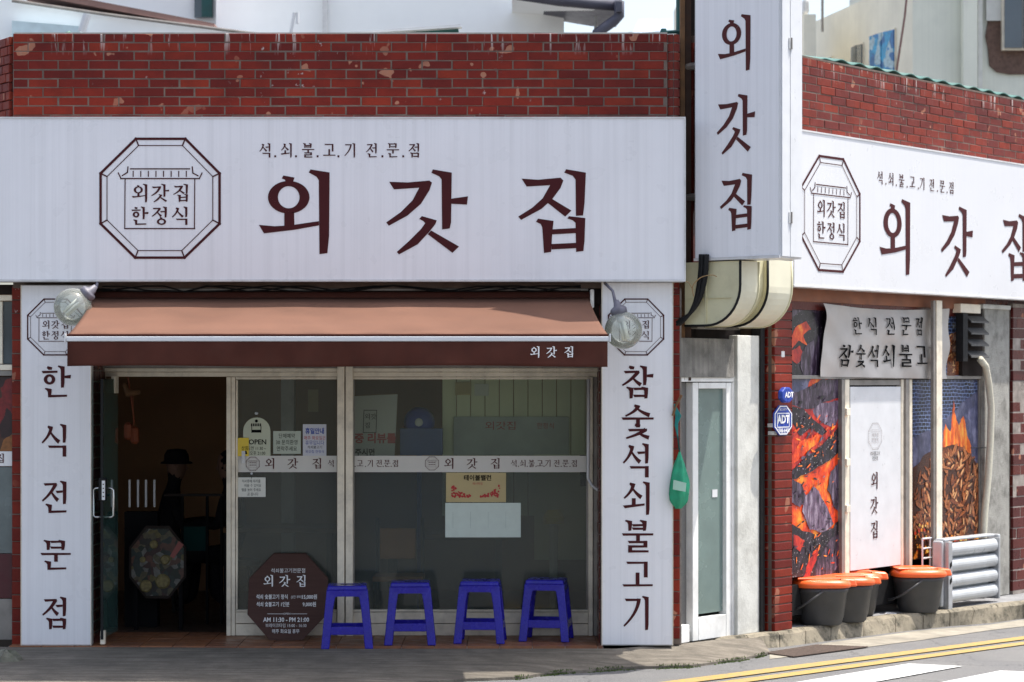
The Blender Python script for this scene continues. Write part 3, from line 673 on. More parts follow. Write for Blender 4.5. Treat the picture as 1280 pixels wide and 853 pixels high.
# terracotta floor
fl = thing('tile_floor', None, None, loc=(0, 0, 0)); fl['kind'] = 'structure'
B1(XL - .62, XR + .02, -.145, .78, -.2, -.006).build('tile_bed', 'mortard', fl)
tw = .246; nx = int((XR - XL + .6) / tw) + 1; _tm = {}
for i in range(nx):
    for j in range(4):
        xa = XL - .6 + i * tw; xb = min(xa + tw - .006, XR + .015); ya = -.15 + j * tw; wd = round(xb - xa, 3)
        if wd < .03: continue
        if wd not in _tm:
            q = MB().box(0, wd, 0, tw - .006, -.02, .004); me = bpy.data.meshes.new('floor_tile'); me.from_pydata(q.v, [], q.f); me.materials.append(M['tile']); _tm[wd] = me
        o = bpy.data.objects.new('floor_tile', _tm[wd]); COL.objects.link(o); o.parent = fl; o.location = (xa, ya, random.uniform(-.001, .001))

# ---------------------------------------------------------------- signs
SF = -.25
def sgP(px, py, y): return A.P(px, py, y)
sx0, sx1 = A.x(-60, SF), A.x(857, SF); sz0, sz1 = A.z(0, 352, SF), A.z(0, 146.5, SF)
sg = thing('shop_signboard', 'wide white front signboard with octagon emblem and three large maroon letters', 'signboard', loc=((sx0 + sx1) / 2, -.1, sz0))
B1(sx0, sx1, SF + .004, -.035, sz0, sz1).build('cabinet', 'edge', sg, bevel=.006)
B1(sx0 + .012, sx1 - .012, SF, SF + .003, sz0 + .014, sz1 - .012).build('face', 'sign', sg)
for a in (MB().box(sx0, sx1, SF - .006, SF + .004, sz1 - .012, sz1 + .001), MB().box(sx0, sx1, SF - .006, SF + .004, sz0 - .001, sz0 + .013), MB().box(sx1 - .012, sx1 + .001, SF - .006, SF + .004, sz0 + .0135, sz1 - .0125)):
    a.build('edge_trim', 'edge', sg)
yl = SF - .003
def front_letter(ch, cpx, pyt, hpx, parent, y, m='print', name='letter', asp=1.0):
    x, _, z = A.P(cpx, pyt, y); q = MB(); glyph(q, ch, x, z, hpx / F * (y - CY), y, asp); return q.build(name, m, parent)
for ch, c in (('외', 368.1), ('갓', 534), ('집', 691)): front_letter(ch, c, 212, 105.7, sg, yl)
q = MB(); x, _, z = A.P(200, 248, yl); u = 1 / F * (yl - CY); logo(q, x, z, 150.8 * u, 150 * u, yl); q.build('emblem', 'print', sg)
q = MB()
for i, ch in enumerate('석.쇠.불.고.기 전.문.점'):
    if ch == ' ': continue
    cx = [332, 344, 358.5, 370, 385, 397, 411.5, 423, 438, 0, 465, 478, 491, 504, 518][i]
    x, _, z = A.P(cx, 179, yl); q = MB(); glyph(q, ch, x, z, 18.2 * u, yl, .9); q.build('small_letter', 'print', sg)
q.build('subtitle', 'print', sg) if 0 else None
# vertical panels
def vpanel(px0, px1, py0, label, letters, lx, logo_c):
    y = -.12; a, b = A.x(px0, y), A.x(px1, y); z1 = A.z(0, py0, y)
    t = thing('vertical_signboard', label, 'signboard', loc=((a + b) / 2, -.06, 0))
    B1(a, b, y + .003, -.03, .004, z1).build('cabinet', 'edge', t, bevel=.004)
    B1(a + .006, b - .006, y, y + .002, .012, z1 - .006).build('face', 'sign', t)
    B1(a, a + .005, y - .004, y + .002, .004, z1).build('edge_trim', 'alu', t); B1(b - .005, b, y - .004, y + .002, .004, z1).build('edge_trim', 'alu', t)
    yy = y - .003
    for ch, pyt, hp, asp in letters: front_letter(ch, lx, pyt, hp, t, yy, 'print', asp=asp)
    q = MB(); x, _, z = A.P(logo_c[0], logo_c[1], yy); u = 1 / F * (yy - CY); logo(q, x, z, 70 * u, 70.5 * u, yy, lw=1.1); q.build('emblem', 'print', t)
vpanel(26, 114, 356.5, 'tall white sign with five stacked maroon letters left of the door', [('한', 457, 40, 1.0), ('식', 530, 41, .9), ('전', 601, 41, .92), ('문', 675, 38, 1.04), ('점', 746, 41, .9)], 69.5, (69, 409))
vpanel(752, 841.5, 353, 'tall white sign with seven stacked maroon letters right of the window', [('참', 457, 41.5, 1.0), ('숯', 506, 42, 1.0), ('석', 554, 43, .9), ('쇠', 602, 42, .95), ('불', 650, 41, 1.0), ('고', 700, 38, 1.04), ('기', 745, 43, .9)], 797, (795, 409))
# hanging projecting sign: plane s = const in frame B; local frame H: x along the face outwards, y into the sign
HA = B.a - math.pi / 2
ho = B.M @ Vector((.0, -.10, 0)); H = Frame(ho.x, ho.y, HA)
hw = H.x(975, 0); htz = 6.5; hbz = 2.905
hs = thing('projecting_signboard', 'tall white double sided signboard projecting from the corner with three stacked letters', 'signboard', H, (hw / 2, .15, hbz))
B1(0, hw, .004, .305, hbz, htz).build('cabinet', 'white', hs, bevel=.006)
B1(.015, hw - .012, 0, .003, hbz + .02, htz - .02).build('face', 'sign', hs)
B1(0, hw, -.008, .004, hbz - .002, hbz + .018).build('edge_trim', 'edge', hs)
B1(hw + .001, hw + .012, .012, .12, hbz + .01, htz).build('side_door', 'white', hs, bevel=.003)
B1(hw + .001, hw + .012, .128, .29, hbz + .01, htz).build('side_panel', 'white', hs, bevel=.003)
for py in (54, 272):
    z = H.z(988, py, .1); hx = B1(hw + .012, hw + .02, .10, .15, z - .04, z + .04).build('hinge', 'edge', hs)
    MB().tube([(hw + .022, .124, z - .042), (hw + .022, .124, z + .042)], .008).build('hinge_pin', 'alud', hx)
for ch, px_, py_, hp in (('외', 918, 19, 71), ('갓', 920, 118, 74), ('집', 920.5, 217, 73)):
    x, _, z = H.P(px_, py_, 0); x2, _, z2 = H.P(px_, py_ + hp, 0); q = MB(); glyph(q, ch, x, z, z - z2, -.003, .80 if ch == '갓' else .82); q.build('letter', 'printb', hs)
for z in (3.4, 4.4): MB().tube([(-.3, .15, z), (.02, .15, z)], .03).build('bracket', 'alud', hs)
# right signboard (frame B)
SR = -.2
rx0 = B.x(992, SR); rx1 = 8.0; r0 = 2.748; r1 = 4.005
rs = thing('shop_signboard', 'white signboard on the splayed side wall with octagon emblem in bright light', 'signboard', B, ((rx0 + rx1) / 2, -.1, r0))
B1(rx0, rx1, SR + .004, -.035, r0, r1).build('cabinet', 'edge', rs, bevel=.006)
B1(rx0 + .01, rx1 - .01, SR, SR + .003, r0 + .012, r1 - .012).build('face', 'signR', rs)
B1(rx0, rx1, SR - .006, SR + .004, r1 - .012, r1 + .001).build('edge_trim', 'edge', rs)
B1(rx0, rx1, SR - .006, SR + .004, r0 - .001, r0 + .012).build('edge_trim', 'edge', rs)
yr = SR - .003
def bl(ch, px_, py0, py1, parent, y, m='print', name='letter', asp=1.0, q=None):
    x, _, z = B.P(px_, py0, y); z2 = B.z(px_, py1, y); own = q is None; q = q or MB(); glyph(q, ch, x, z, z - z2, y, asp)
    if own: q.build(name, m, parent)
bl('외', 1119, 248, 343, rs, yr, asp=.97); bl('갓', 1196.5, 258, 347, rs, yr, asp=.97); bl('집', 1268, 267, 353, rs, yr, asp=.97)
q = MB(); x, _, z = B.P(1039, 268, yr); zz = B.z(1039, 197, yr) - B.z(1039, 340, yr); logo(q, x, z, zz * 1.0, zz, yr); q.build('emblem', 'print', rs)
q = MB()
for i, ch in enumerate('석.쇠.불.고.기 전.문.점'):
    if ch == ' ': continue
    cx = [1100.5, 1107.5, 1114, 1120.5, 1127, 1134, 1140.5, 1148, 1153, 0, 1165, 1172, 1178, 1184, 1189.5][i]
    y0 = 214 + (cx - 1100) * .15; bl(ch, cx, y0, y0 + 16.5 - (cx - 1100) * .012, rs, yr, 'print', 'small_letter', .92)
q.build('subtitle', 'print', rs) if 0 else None
# right parapet
w4 = thing('brick_parapet', 'sunlit faded red brick parapet above the right signboard', 'brick wall', B, (3, 0, 3.9))
B1(.2, 8.1, -.026, .2, 3.3, zt - .006).build('mortar_core', 'mortar', w4)
B1(.2, 8.1, -.03, .2, zt - .006, zt + .01).build('coping', 'mortar', w4)
bricks(w4, 1.2, 7.0, zt - 10 * CR, zt, CR, PI_, 0, 'brickR', seed=14)
# ---------------------------------------------------------------- shopfront (frames, panes, open door)
YS = .56
sf = thing('shopfront', 'aluminium and glass shopfront with open door under the brown awning', 'shopfront', loc=(A.x(430, YS), YS, 0))
def fb(px0, px1, py0, py1, y0, y1, name, m, parent=None, bevel=.003, clampz=None, **k):
    a = A.P(px0, py1, y0); b = A.P(px1, py0, y0); za = max(a[2], .006) if clampz is None else clampz
    return B1(a[0], b[0], y0, y1, za, b[2]).build(name, m, parent or sf, bevel=bevel, **k)
fb(118, 748, 446, 460, YS - .03, YS + .08, 'top_box', 'alud')
fb(120, 748, 460.5, 465, YS - .02, YS + .06, 'top_rail', 'alu')
fb(120, 748, 465.5, 471, YS - .01, YS + .06, 'top_rail', 'alu')
fb(119, 131, 471.5, 800, YS + .0, YS + .07, 'door_jamb', 'alu')
fb(283, 288.5, 471.5, 800, YS - .02, YS + .07, 'post', 'alu'); fb(289, 294, 471.5, 800, YS - .01, YS + .06, 'post', 'alu')
fb(421.5, 430.5, 457, 800, YS - .05, YS + .05, 'post', 'alu'); fb(432, 441, 457, 800, YS - .055, YS + .045, 'post', 'alu')
fb(735.5, 741, 471.5, 800, YS - .03, YS + .06, 'post', 'alu'); fb(741.5, 747.5, 471.5, 800, YS - .01, YS + .05, 'post', 'alud')
for a, b in ((294.5, 421), (441.5, 735)):
    fb(a, b, 762.5, 765, YS - .012, YS + .05, 'sill', 'alu')
    fb(a, b, 765.4, 779.5, YS - .004, YS + .04, 'bottom_panel', 'alu'); fb(a, b, 780.3, 800, YS - .004, YS + .04, 'bottom_panel', 'alu')
    fb(a, b, 471.5, 474.5, YS - .006, YS + .05, 'sash_rail', 'alu')
    fb(a, b, 475, 570, YS + .03, YS + .033, 'pane', 'glass', bevel=0); fb(a, b, 590.6, 762, YS + .03, YS + .033, 'pane', 'frost', bevel=0)
fb(294.8, 297, 475, 762, YS + .0, YS + .05, 'sash_stile', 'alu'); fb(441.6, 443, 475, 762, YS + .0, YS + .05, 'sash_stile', 'alud'); fb(733, 735.3, 475, 762, YS + .0, YS + .05, 'sash_stile', 'alud')
# printed band across the panes
yb = YS + .026; ub = 1 / F * (yb - CY)
for k, (a, b) in enumerate(((297.2, 421), (443.2, 732.8))):
    st = fb(a, b, 570, 590.4, yb, yb + .003, 'window_band', mat('band_film', (.62, .60, .56), .5, .04, 6), bevel=0)
    q = MB(); em = [(316, 580), (540, 579.5)][k]; x, _, z = A.P(em[0], em[1], yb - .002); logo(q, x, z, 17 * ub, 17 * ub, yb - .002, text=False, lw=1.3)
    for r_ in range(2):
        for c_ in range(3): lineseg(q, x + (c_ - 1.3) * .018, z - .008 - r_ * .018 + .016, x + (c_ - .7) * .018, z - .008 - r_ * .018 + .016, .005, yb - .003)
    q.build('emblem', 'printb', st)
    q = MB()
    for ch, cx in (list(zip('외갓집', (337, 366, 396))) if k == 0 else list(zip('외갓집', (561, 590, 619)))):
        x, _, z = A.P(cx, 572.5, yb); q = MB(); glyph(q, ch, x, z, 14 * ub, yb - .002); q.build('letter', 'printb', st)
    q = MB()
    runs = [(414, '석')] if k == 0 else list(zip([444, 450, 457, 463, 474, 479, 484, 489, 494.5], '.고.기전.문.점')) + list(zip([642.6, 648, 653.7, 659, 664.5, 670, 675, 680, 685, 696, 701.5, 707, 712.5, 718], '석.쇠.불.고.기전.문.점'))
    q = MB()
    for cx, ch in runs: x, _, z = A.P(cx, 575, yb); glyph(q, ch, x, z, 9 * ub, yb - .002, .95)
    q.build('small_letters', 'printb', st, kind='stuff')
# white drain pipe at the right jamb
q = MB(); P = lambda a, b, y=YS - .12: A.P(a, b, y)
q.tube([P(736, 474), P(735.5, 560), P(735, 598), P(740, 607), P(749, 614), P(751.5, 622), P(751.5, 648)], .012, 8).build('white_pipe', 'white', sf, smooth=True)
# open glass door, hinged at the facade line and swung out towards the street
xd = A.x(131, 0.0)
dr = MB().box(xd - .006, xd + .006, -.12, .56, .05, A.z(0, 474, .2)).build('door_leaf', 'doorglass', sf)
B1(xd - .010, xd + .010, -.128, -.120, .05, A.z(0, 474, 0)).build('door_edge', 'black', dr)
B1(xd - .014, xd + .020, -.12, -.06, .012, .115).build('pivot_block', 'alu', dr, bevel=.003)
B1(xd - .02, xd + .012, .40, .56, A.z(0, 492, .2), A.z(0, 470, .2)).build('top_hinge', 'alu', dr, bevel=.003)
q = MB(); hz0, hz1 = A.z(0, 646, 0), A.z(0, 610, 0)
for sx_ in (-1, 1):
    q.tube([(xd, -.06, hz1), (xd + sx_ * .062, -.06, hz1), (xd + sx_ * .075, -.06, hz1 - .013), (xd + sx_ * .075, -.06, hz0 + .013), (xd + sx_ * .062, -.06, hz0), (xd, -.06, hz0)], .009, 8)
q.build('handle', mat('chrome', (.7, .7, .7), .2, .05, 5, metal=.9), dr, smooth=True)
k_ = B1(xd - .022, xd + .03, -.14, -.07, A.z(0, 625, 0), A.z(0, 597, 0)).build('lock_box', 'black', dr, bevel=.003)
B1(xd + .002, xd + .026, -.143, -.1405, A.z(0, 624, 0), A.z(0, 600, 0)).build('lock_plate', 'whitep', k_)
q = MB()
for i in range(4): q.box(xd + .009, xd + .019, -.1455, -.1435, A.z(0, 604 + i * 5, 0) - .008, A.z(0, 604 + i * 5, 0))
q.build('lock_print', 'ink', k_)
# small things stuck on the window
yg = YS + .022; ug = 1 / F * (yg - CY)
def card(px0, px1, py0, py1, name, label, cat, m, y=yg, group=None, th=.004):
    a = A.P(px0, py1, y); b = A.P(px1, py0, y)
    t = thing(name, label, cat, loc=((a[0] + b[0]) / 2, y, a[2]), group=group)
    B1(a[0], b[0], y, y + th, a[2], b[2]).build('sheet', m, t, bevel=.0015)
    return t
def tx(parent, s, px, py, hpx, m='ink', y=None, sx=1.0, name='writing', w=0, rot=0):
    y = BASE[parent.name][1] - .0015 if y is None else y
    x, _, z = A.P(px, py, y); return text_obj(name, s, hpx / F * (y - CY) * 1.02, m, parent, x, z, y, sx, rot=rot, font_w=w)
y = yg; a = A.P(304, 570, y); b = A.P(338, 522, y)
op = thing('open_sign', 'arched cream OPEN sign with market stall picture on the left pane', 'sign', loc=((a[0] + b[0]) / 2, y, a[2]))
r_ = (b[0] - a[0]) / 2; cx = (a[0] + b[0]) / 2; zt2 = b[2] - r_
arch = [(a[0], y, a[2]), (b[0], y, a[2])] + [(cx + r_ * math.cos(t * math.pi / 12), y, zt2 + r_ * math.sin(t * math.pi / 12)) for t in range(13)]
MB().prism(arch, (0, .005, 0)).build('plate', mat('cream_card', (.52, .55, .42), .5, .04, 9), op)
q = MB(); x, _, z = A.P(320.5, 533, y); lw = .006
for i in range(6): q.poly([(x - .042 + i * .014, y - .002, z), (x - .032 + i * .014, y - .002, z), (x - .034 + i * .014, y - .002, z + .022), (x - .042 + i * .014, y - .002, z + .022)])
q.poly([(x - .036, y - .002, z - .05), (x + .036, y - .002, z - .05), (x + .036, y - .002, z - .028), (x - .036, y - .002, z - .028)])
lineseg(q, x - .036, z - .05, x - .036, z, .005, y - .003); lineseg(q, x + .036, z - .05, x + .036, z, .005, y - .003)
q.build('stall_picture', 'ink', op)
MB().lathe(A.P(320.5, 526.5, y - .004), [(.012, -.001), (.012, .001)], 12, tilt=Matrix.Rotation(math.pi / 2, 3, 'X')).build('hole', 'ink', op)
MB().lathe(A.P(320.5, 518.5, y - .01), [(.006, 0), (.014, .006), (.014, .014), (.006, .02)], 12).build('suction_cup', 'white', op, smooth=True)
tx(op, 'OPEN', 322, 553, 8.5, w=.001); tx(op, '오전 11:30 ~', 321, 561, 5.5, sx=.8); tx(op, '오후 21:00', 322, 567, 5.5, sx=.8)
t = card(293.5, 311, 547.5, 570.5, 'yellow_card', 'small yellow card overlapping the lower left corner of the OPEN sign', 'card', 'yellow', y=yg - .012)
tx(t, '상회', 306, 561, 6, sx=.8)
q = MB(); x, _, z = A.P(306, 568, yg - .0135); q.poly([(x - .02, yg - .0135, z), (x + .02, yg - .0135, z), (x + .012, yg - .0135, z + .03), (x - .01, yg - .0135, z + .024)]).build('silhouette', 'ink', t)
t = card(341.5, 376, 539, 567.5, 'note_card', 'cream handwritten note card between the OPEN sign and the blue notice', 'card', mat('cream_note', (.45, .50, .42), .6, .05, 9))
for i, s in enumerate(('단체예약', '30 문의환영', '연락주세요')): tx(t, s, 358.5, 545.5 + i * 8, 6.5, sx=.85)
t = card(378.5, 408, 530.5, 570, 'notice_card', 'white notice card with blue and red Korean printing', 'notice', mat('white_notice', (.55, .56, .62), .5, .03, 9))
tx(t, '휴일안내', 393.5, 539.5, 8, 'bluep', sx=.8, w=.0015); tx(t, '매주 화요일은', 393.5, 548, 5.5, 'red', sx=.85); tx(t, '휴무입니다', 393.5, 554, 6, 'bluep', sx=.85); tx(t, '석쇠불고기', 393.5, 559.5, 4, 'ink'); tx(t, '외갓집 한정식', 393.5, 565, 4, 'bluep')
t = card(297, 332, 597, 621.5, 'handwritten_note', 'cream handwritten note hanging below the printed window band', 'note', 'paper', y=yg - .006)
for i, s in enumerate(('식사중에 자리를', '비울 수 있어요', '벨을 눌러 주세요', '곧 옵니다')): tx(t, s, 314 + (i % 2) * 2, 602 + i * 5.4, 4.3, sx=.8)
MB().lathe(A.P(314.5, 593.5, yg - .012), [(.005, 0), (.010, .006), (.010, .012), (.004, .018)], 10).build('suction_cup', 'white', t, smooth=True)
MB().tube([A.P(314.5, 596, yg - .008), A.P(314.5, 598.5, yg - .008)], .002, 5).build('string', 'ink', t)
t = card(302, 306.5, 556, 571, 'price_tag', 'tiny grey tag on the printed band under the yellow card', 'tag', 'edge', y=yg - .015); t.location.z -= .05; t.location.x += 0
# papers behind the lower frosted pane
yi = YS + .05
yi = YS + .02
t = card(557.5, 632.5, 591, 628, 'table_poster', 'tan poster with red flower print on the lower right pane', 'poster', 'kraft', y=yi)
tx(t, '테이블밸런', 597, 598, 7.5, w=.0012); tx(t, '매너타임', 597, 605, 3.5, 'red')
q = MB(); rn = random.Random(2)
for k in range(90):
    sgn = rn.choice((-1, 1)); e = rn.random() ** .7; x, _, z = A.P(595 + sgn * (4 + e * 26), 621.5 - rn.random() * (3 + 15 * e ** 3), yi - .003); r = .006 + rn.random() * .004
    q.poly([(x + r * math.cos(i * 1.2566), yi - .003 - k * .00001, z + r * math.sin(i * 1.2566)) for i in range(5)])
q.build('flower_print', 'red', t, kind='stuff')
t = card(556.5, 651, 628.8, 672, 'blank_sheet', 'blank pale mint sheet taped below the tan flower poster', 'paper', 'paperw', y=yi)
q = MB()
mat('faint_grey', (.42, .5, .46), .6)
for i in range(4): x, _, z = A.P(566 + i * 22, 640 + 0, yi - .002); MB().poly([(x, yi - .002, z - .13), (x + .0025, yi - .002, z - .13), (x + .0025, yi - .002, z), (x, yi - .002, z)]).build('ruled_line', bpy.data.materials['faint_grey'], t)

# ---------------------------------------------------------------- interior
t = thing('partition_panel', 'pale green grooved partition panel seen through the right pane', 'partition', loc=(A.x(645, 1.3), 1.3, .0))
a, b = A.x(553, 1.3), A.x(750, 1.3); n = 11
for i in range(n):
    wd = (b - a) / n; B1(a + i * wd, a + (i + 1) * wd - .006, 1.3, 1.33, .9, 2.6).build('panel_board', 'panelin', t, bevel=.003)
B1(a, b, 1.331, 1.36, .85, 2.6).build('backing', 'wallin', t)
B1(A.x(668, 1.2), A.x(748, 1.2), 1.2, 1.24, .55, 1.4).build('lower_panel', 'panelin', t); B1(A.x(725, 1.15), A.x(748, 1.15), 1.10, 1.14, 1.15, 1.4).build('shelf_end', 'ink', t)
t = card(569, 589, 478, 494, 'wall_note', 'faded yellow note on the green partition near its top left', 'note', 'kraft', y=1.285)
t = card(593, 611, 480, 495, 'wall_note', 'pale blank note beside the faded yellow note on the partition', 'note', 'paper', y=1.285)
t = card(567, 711, 521, 569, 'wall_banner', 'grey white paper banner with pale red print on the green partition', 'banner', mat('greyed_paper', (.50, .52, .50), .7), y=1.27)
tx(t, '외갓집', 626, 533, 11, mat_name := 'red', sx=1.3); tx(t, '한정식', 682, 533, 8, 'red')
t = thing('review_banner', 'tilted white banner with red and black Korean writing inside the window', 'banner', loc=(A.x(468, .9), .9, 1.4))
P = lambda a, b, y=.9: A.P(a, b, y)
MB().prism([P(432, 572), P(493, 572), P(497, 493), P(432, 496)], (0, .01, 0)).build('cloth', mat('banner_white', (.58, .56, .55), .8, .03, 6), t)
tx(t, '수중 리뷰를', 463, 549, 13, 'red', y=.898, w=.003); tx(t, '써주시면', 452, 566, 9, 'ink', y=.898, w=.002)
q = MB()
for c_ in (((455, 513), (471, 513)), ((471, 513), (470, 541)), ((470, 541), (454, 541)), ((454, 541), (455, 513))): lineseg(q, P(*c_[0])[0], P(*c_[0])[2], P(*c_[1])[0], P(*c_[1])[2], .006, .897)
for i, ch in enumerate('외갓집'): x, _, z = P(459 + (i % 2) * 8, 517 + (i // 2) * 11); glyph(q, ch, x, z, .05, .897)
q.build('crest', 'ink', t)
t = thing('floor_fan', 'dark blue round floor fan standing behind the window', 'fan', loc=(A.x(524, 1.1), 1.1, 0))
q = MB(); c = A.P(524, 528, 1.1); Rm = Matrix.Rotation(math.pi / 2, 3, 'X')
MB().lathe(c, [(.02, -.05), (.10, -.04), (.125, 0), (.10, .05), (.03, .06)], 24, tilt=Rm).build('fan_head', 'bluep', t, smooth=True)
MB().lathe((c[0], c[1] - .06, c[2]), [(.035, -.005), (.03, .01)], 16, tilt=Rm).build('hub', 'edge', t, smooth=True)
MB().tube([(c[0], 1.12, .03), (c[0], 1.12, c[2] - .1)], .02).build('pole', 'bluep', t); MB().lathe((c[0], 1.12, 0), [(.18, 0), (.18, .02), (.03, .05)], 20).build('base', 'bluep', t)
t = card(500, 553, 536, 569, 'blue_crate', 'blue printed box standing behind the window beside the fan', 'box', mat('blue_box', (.06, .10, .30), .5), y=1.0, th=.2)
def table(x, y, label):
    t = thing('dining_table', label, 'table', loc=(x, y, 0)); w_ = .5
    B1(x - w_, x + w_, y - .35, y + .35, .70, .74).build('tabletop', 'wood', t, bevel=.006)
    for i in (-1, 1):
        for j in (-1, 1): B1(x + i * .44 - .025, x + i * .44 + .025, y + j * .3 - .025, y + j * .3 + .025, 0, .70).build('leg', 'black', t)
    return t
table(-2.0, 2.6, 'dark dining table inside the open doorway where a person sits')
table(-.55, 1.75, 'dark dining table behind the frosted pane near the orange backed chair')
def chair(x, y, m, label, bk=1):
    t = thing('dining_chair', label, 'chair', loc=(x, y, 0))
    B1(x - .2, x + .2, y - .2, y + .2, .42, .46).build('seat', m, t, bevel=.01); B1(x - .14, x + .14, y + .17 * bk, y + .2 * bk, .60, .84).build('backrest', m, t, bevel=.008)
    for i in (-1, 1):
        MB().tube([(x + i * .18, y + .19, 0), (x + i * .18, y + .19, .9)], .015).build('leg', 'black', t); MB().tube([(x + i * .18, y - .17, 0), (x + i * .18, y - .17, .43)], .015).build('leg', 'black', t)
chair(A.x(497, .62), .83, mat('orange_pad', (.95, .38, .12), .6), 'chair with orange backrest blurred behind the frosted pane', -1)
t = thing('yellow_cone_lamp', 'blurred yellow topped stand behind the frosted pane at right', 'stand', loc=(A.x(692, .95), .95, 0))
MB().tube([(A.x(692, .95), .95, .05), (A.x(692, .95), .95, .85)], .035).build('pole', 'edge', t); MB().lathe((A.x(692, .95), .95, .86), [(.085, 0), (.09, .05), (.05, .11)], 16).build('cap', 'yellow', t); MB().lathe((A.x(692, .95), .95, 0), [(.09, 0), (.09, .03), (.04, .06)], 16).build('base', 'yellow', t)
# round food picture, hanging chains, umbrella stand, screen in the doorway
xf, _, zf = A.P(197, 703, 1.0)
t = thing('food_picture_board', 'dark octagonal board printed with side dishes inside the doorway', 'poster board', loc=(xf, 1.0, 0))
pts = [(xf + .30 * math.cos(math.radians(22.5 + 45 * i)) * .82, 1.0, zf + .30 * math.sin(math.radians(22.5 + 45 * i)) * 1.05) for i in range(8)]
MB().prism(pts, (0, .02, 0)).build('board', 'dark', t)
q = MB().prism([(p[0] * .92 + xf * .08, .996, p[2] * .92 + zf * .08) for p in pts], (0, .003, 0)).build('food_print', 'food', t)
M['dish'] = mat('dish_print', (.16, .13, .05), .6, .5, 40)
for px, py, r, m in ((192, 681, .035, 'dish'), (182, 733, .05, 'dish'), (203, 727, .06, 'dish'), (206, 700, .04, 'dish'), (178, 700, .025, 'dish')):
    x, _, z = A.P(px, py, .98); MB().lathe((x, .992, z), [(r, 0), (r * .8, .01)], 14, tilt=Rm).build('dish_print', m, t)
x, _, z = A.P(220, 686, .98); MB().prism([(x - .05, .99, z - .06), (x - .02, .99, z - .08), (x + .06, .99, z + .03), (x + .02, .99, z + .06)], (0, .004, 0)).build('pink_label', mat('pink_print', (.25, .07, .06), .6), t)
for sx_ in (-1, 1): B1(xf + sx_ * .18 - .015, xf + sx_ * .18 + .015, 1.03, 1.06, 0, zf).build('leg', 'ink', t)
t = thing('umbrella_stand', 'row of four pale umbrella sticks standing in the dark doorway', 'umbrella stand', loc=(A.x(180, 1.3), 1.3, 0))
for px in (162, 172.5, 182.5, 193): MB().tube([A.P(px, 634, 1.3), A.P(px, 600, 1.3)], .009).build('stick', 'white', t)
B1(A.x(157, 1.32), A.x(198, 1.32), 1.26, 1.4, 0, A.z(0, 640, 1.3)).build('stand', 'ink', t)
t = thing('hanging_ornament', 'orange woven ornament hanging inside the doorway at left', 'ornament', loc=A.P(168, 500, 1.0))
MB().tube([A.P(160, 472, 1.0), A.P(167, 520, 1.0), A.P(168, 530, 1.0)], .006).build('cord', 'orange', t)
for dx_, dy_ in ((0, 0), (8, 5)):
    MB().tube([A.P(160 + dx_, 528 + dy_, 1.0), A.P(160 + dx_, 531 + dy_, 1.0), A.P(160.5 + dx_, 547 + dy_, 1.0), A.P(160 + dx_, 550 + dy_, 1.0)], [.012, .035, .038, .02], 7).build('pouch', 'orange', t)
MB().tube([A.P(166, 490, 1.0), A.P(167, 534, 1.0)], .004).build('cord', 'orange', t)
MB().tube([A.P(156, 480, 1.0), A.P(160, 492, 1.0), A.P(175, 490, 1.0)], [.02, .035, .02], 8).build('knot', 'wood', t, smooth=True)
t = thing('interior_screen', 'dark wooden screen frame with glass standing inside the doorway', 'screen', loc=(A.x(245, 1.5), 1.5, 0))
for px in (228, 259, 277): B1(A.x(px - 1.5, 1.5), A.x(px + 1.5, 1.5), 1.48, 1.52, 0, 1.05).build('post', 'ink', t)
B1(A.x(205, 1.5), A.x(280, 1.5), 1.48, 1.52, 1.05, 1.07).build('rail', 'dark', t); B1(A.x(229, 1.5), A.x(258, 1.5), 1.495, 1.505, .6, .8).build('teal_panel', mat('dim_teal', (.004, .03, .028), .7, spec=.1), t)
t = card(385, 398, 487, 515, 'wall_poster', 'small pale sheet pinned on the brown wall behind the left pane', 'paper', 'kraft', y=3.5)
B1(A.x(352, 3.6), A.x(368, 3.6), 3.55, 3.7, 0, 2.6).build('interior_column', 'edge', bd)
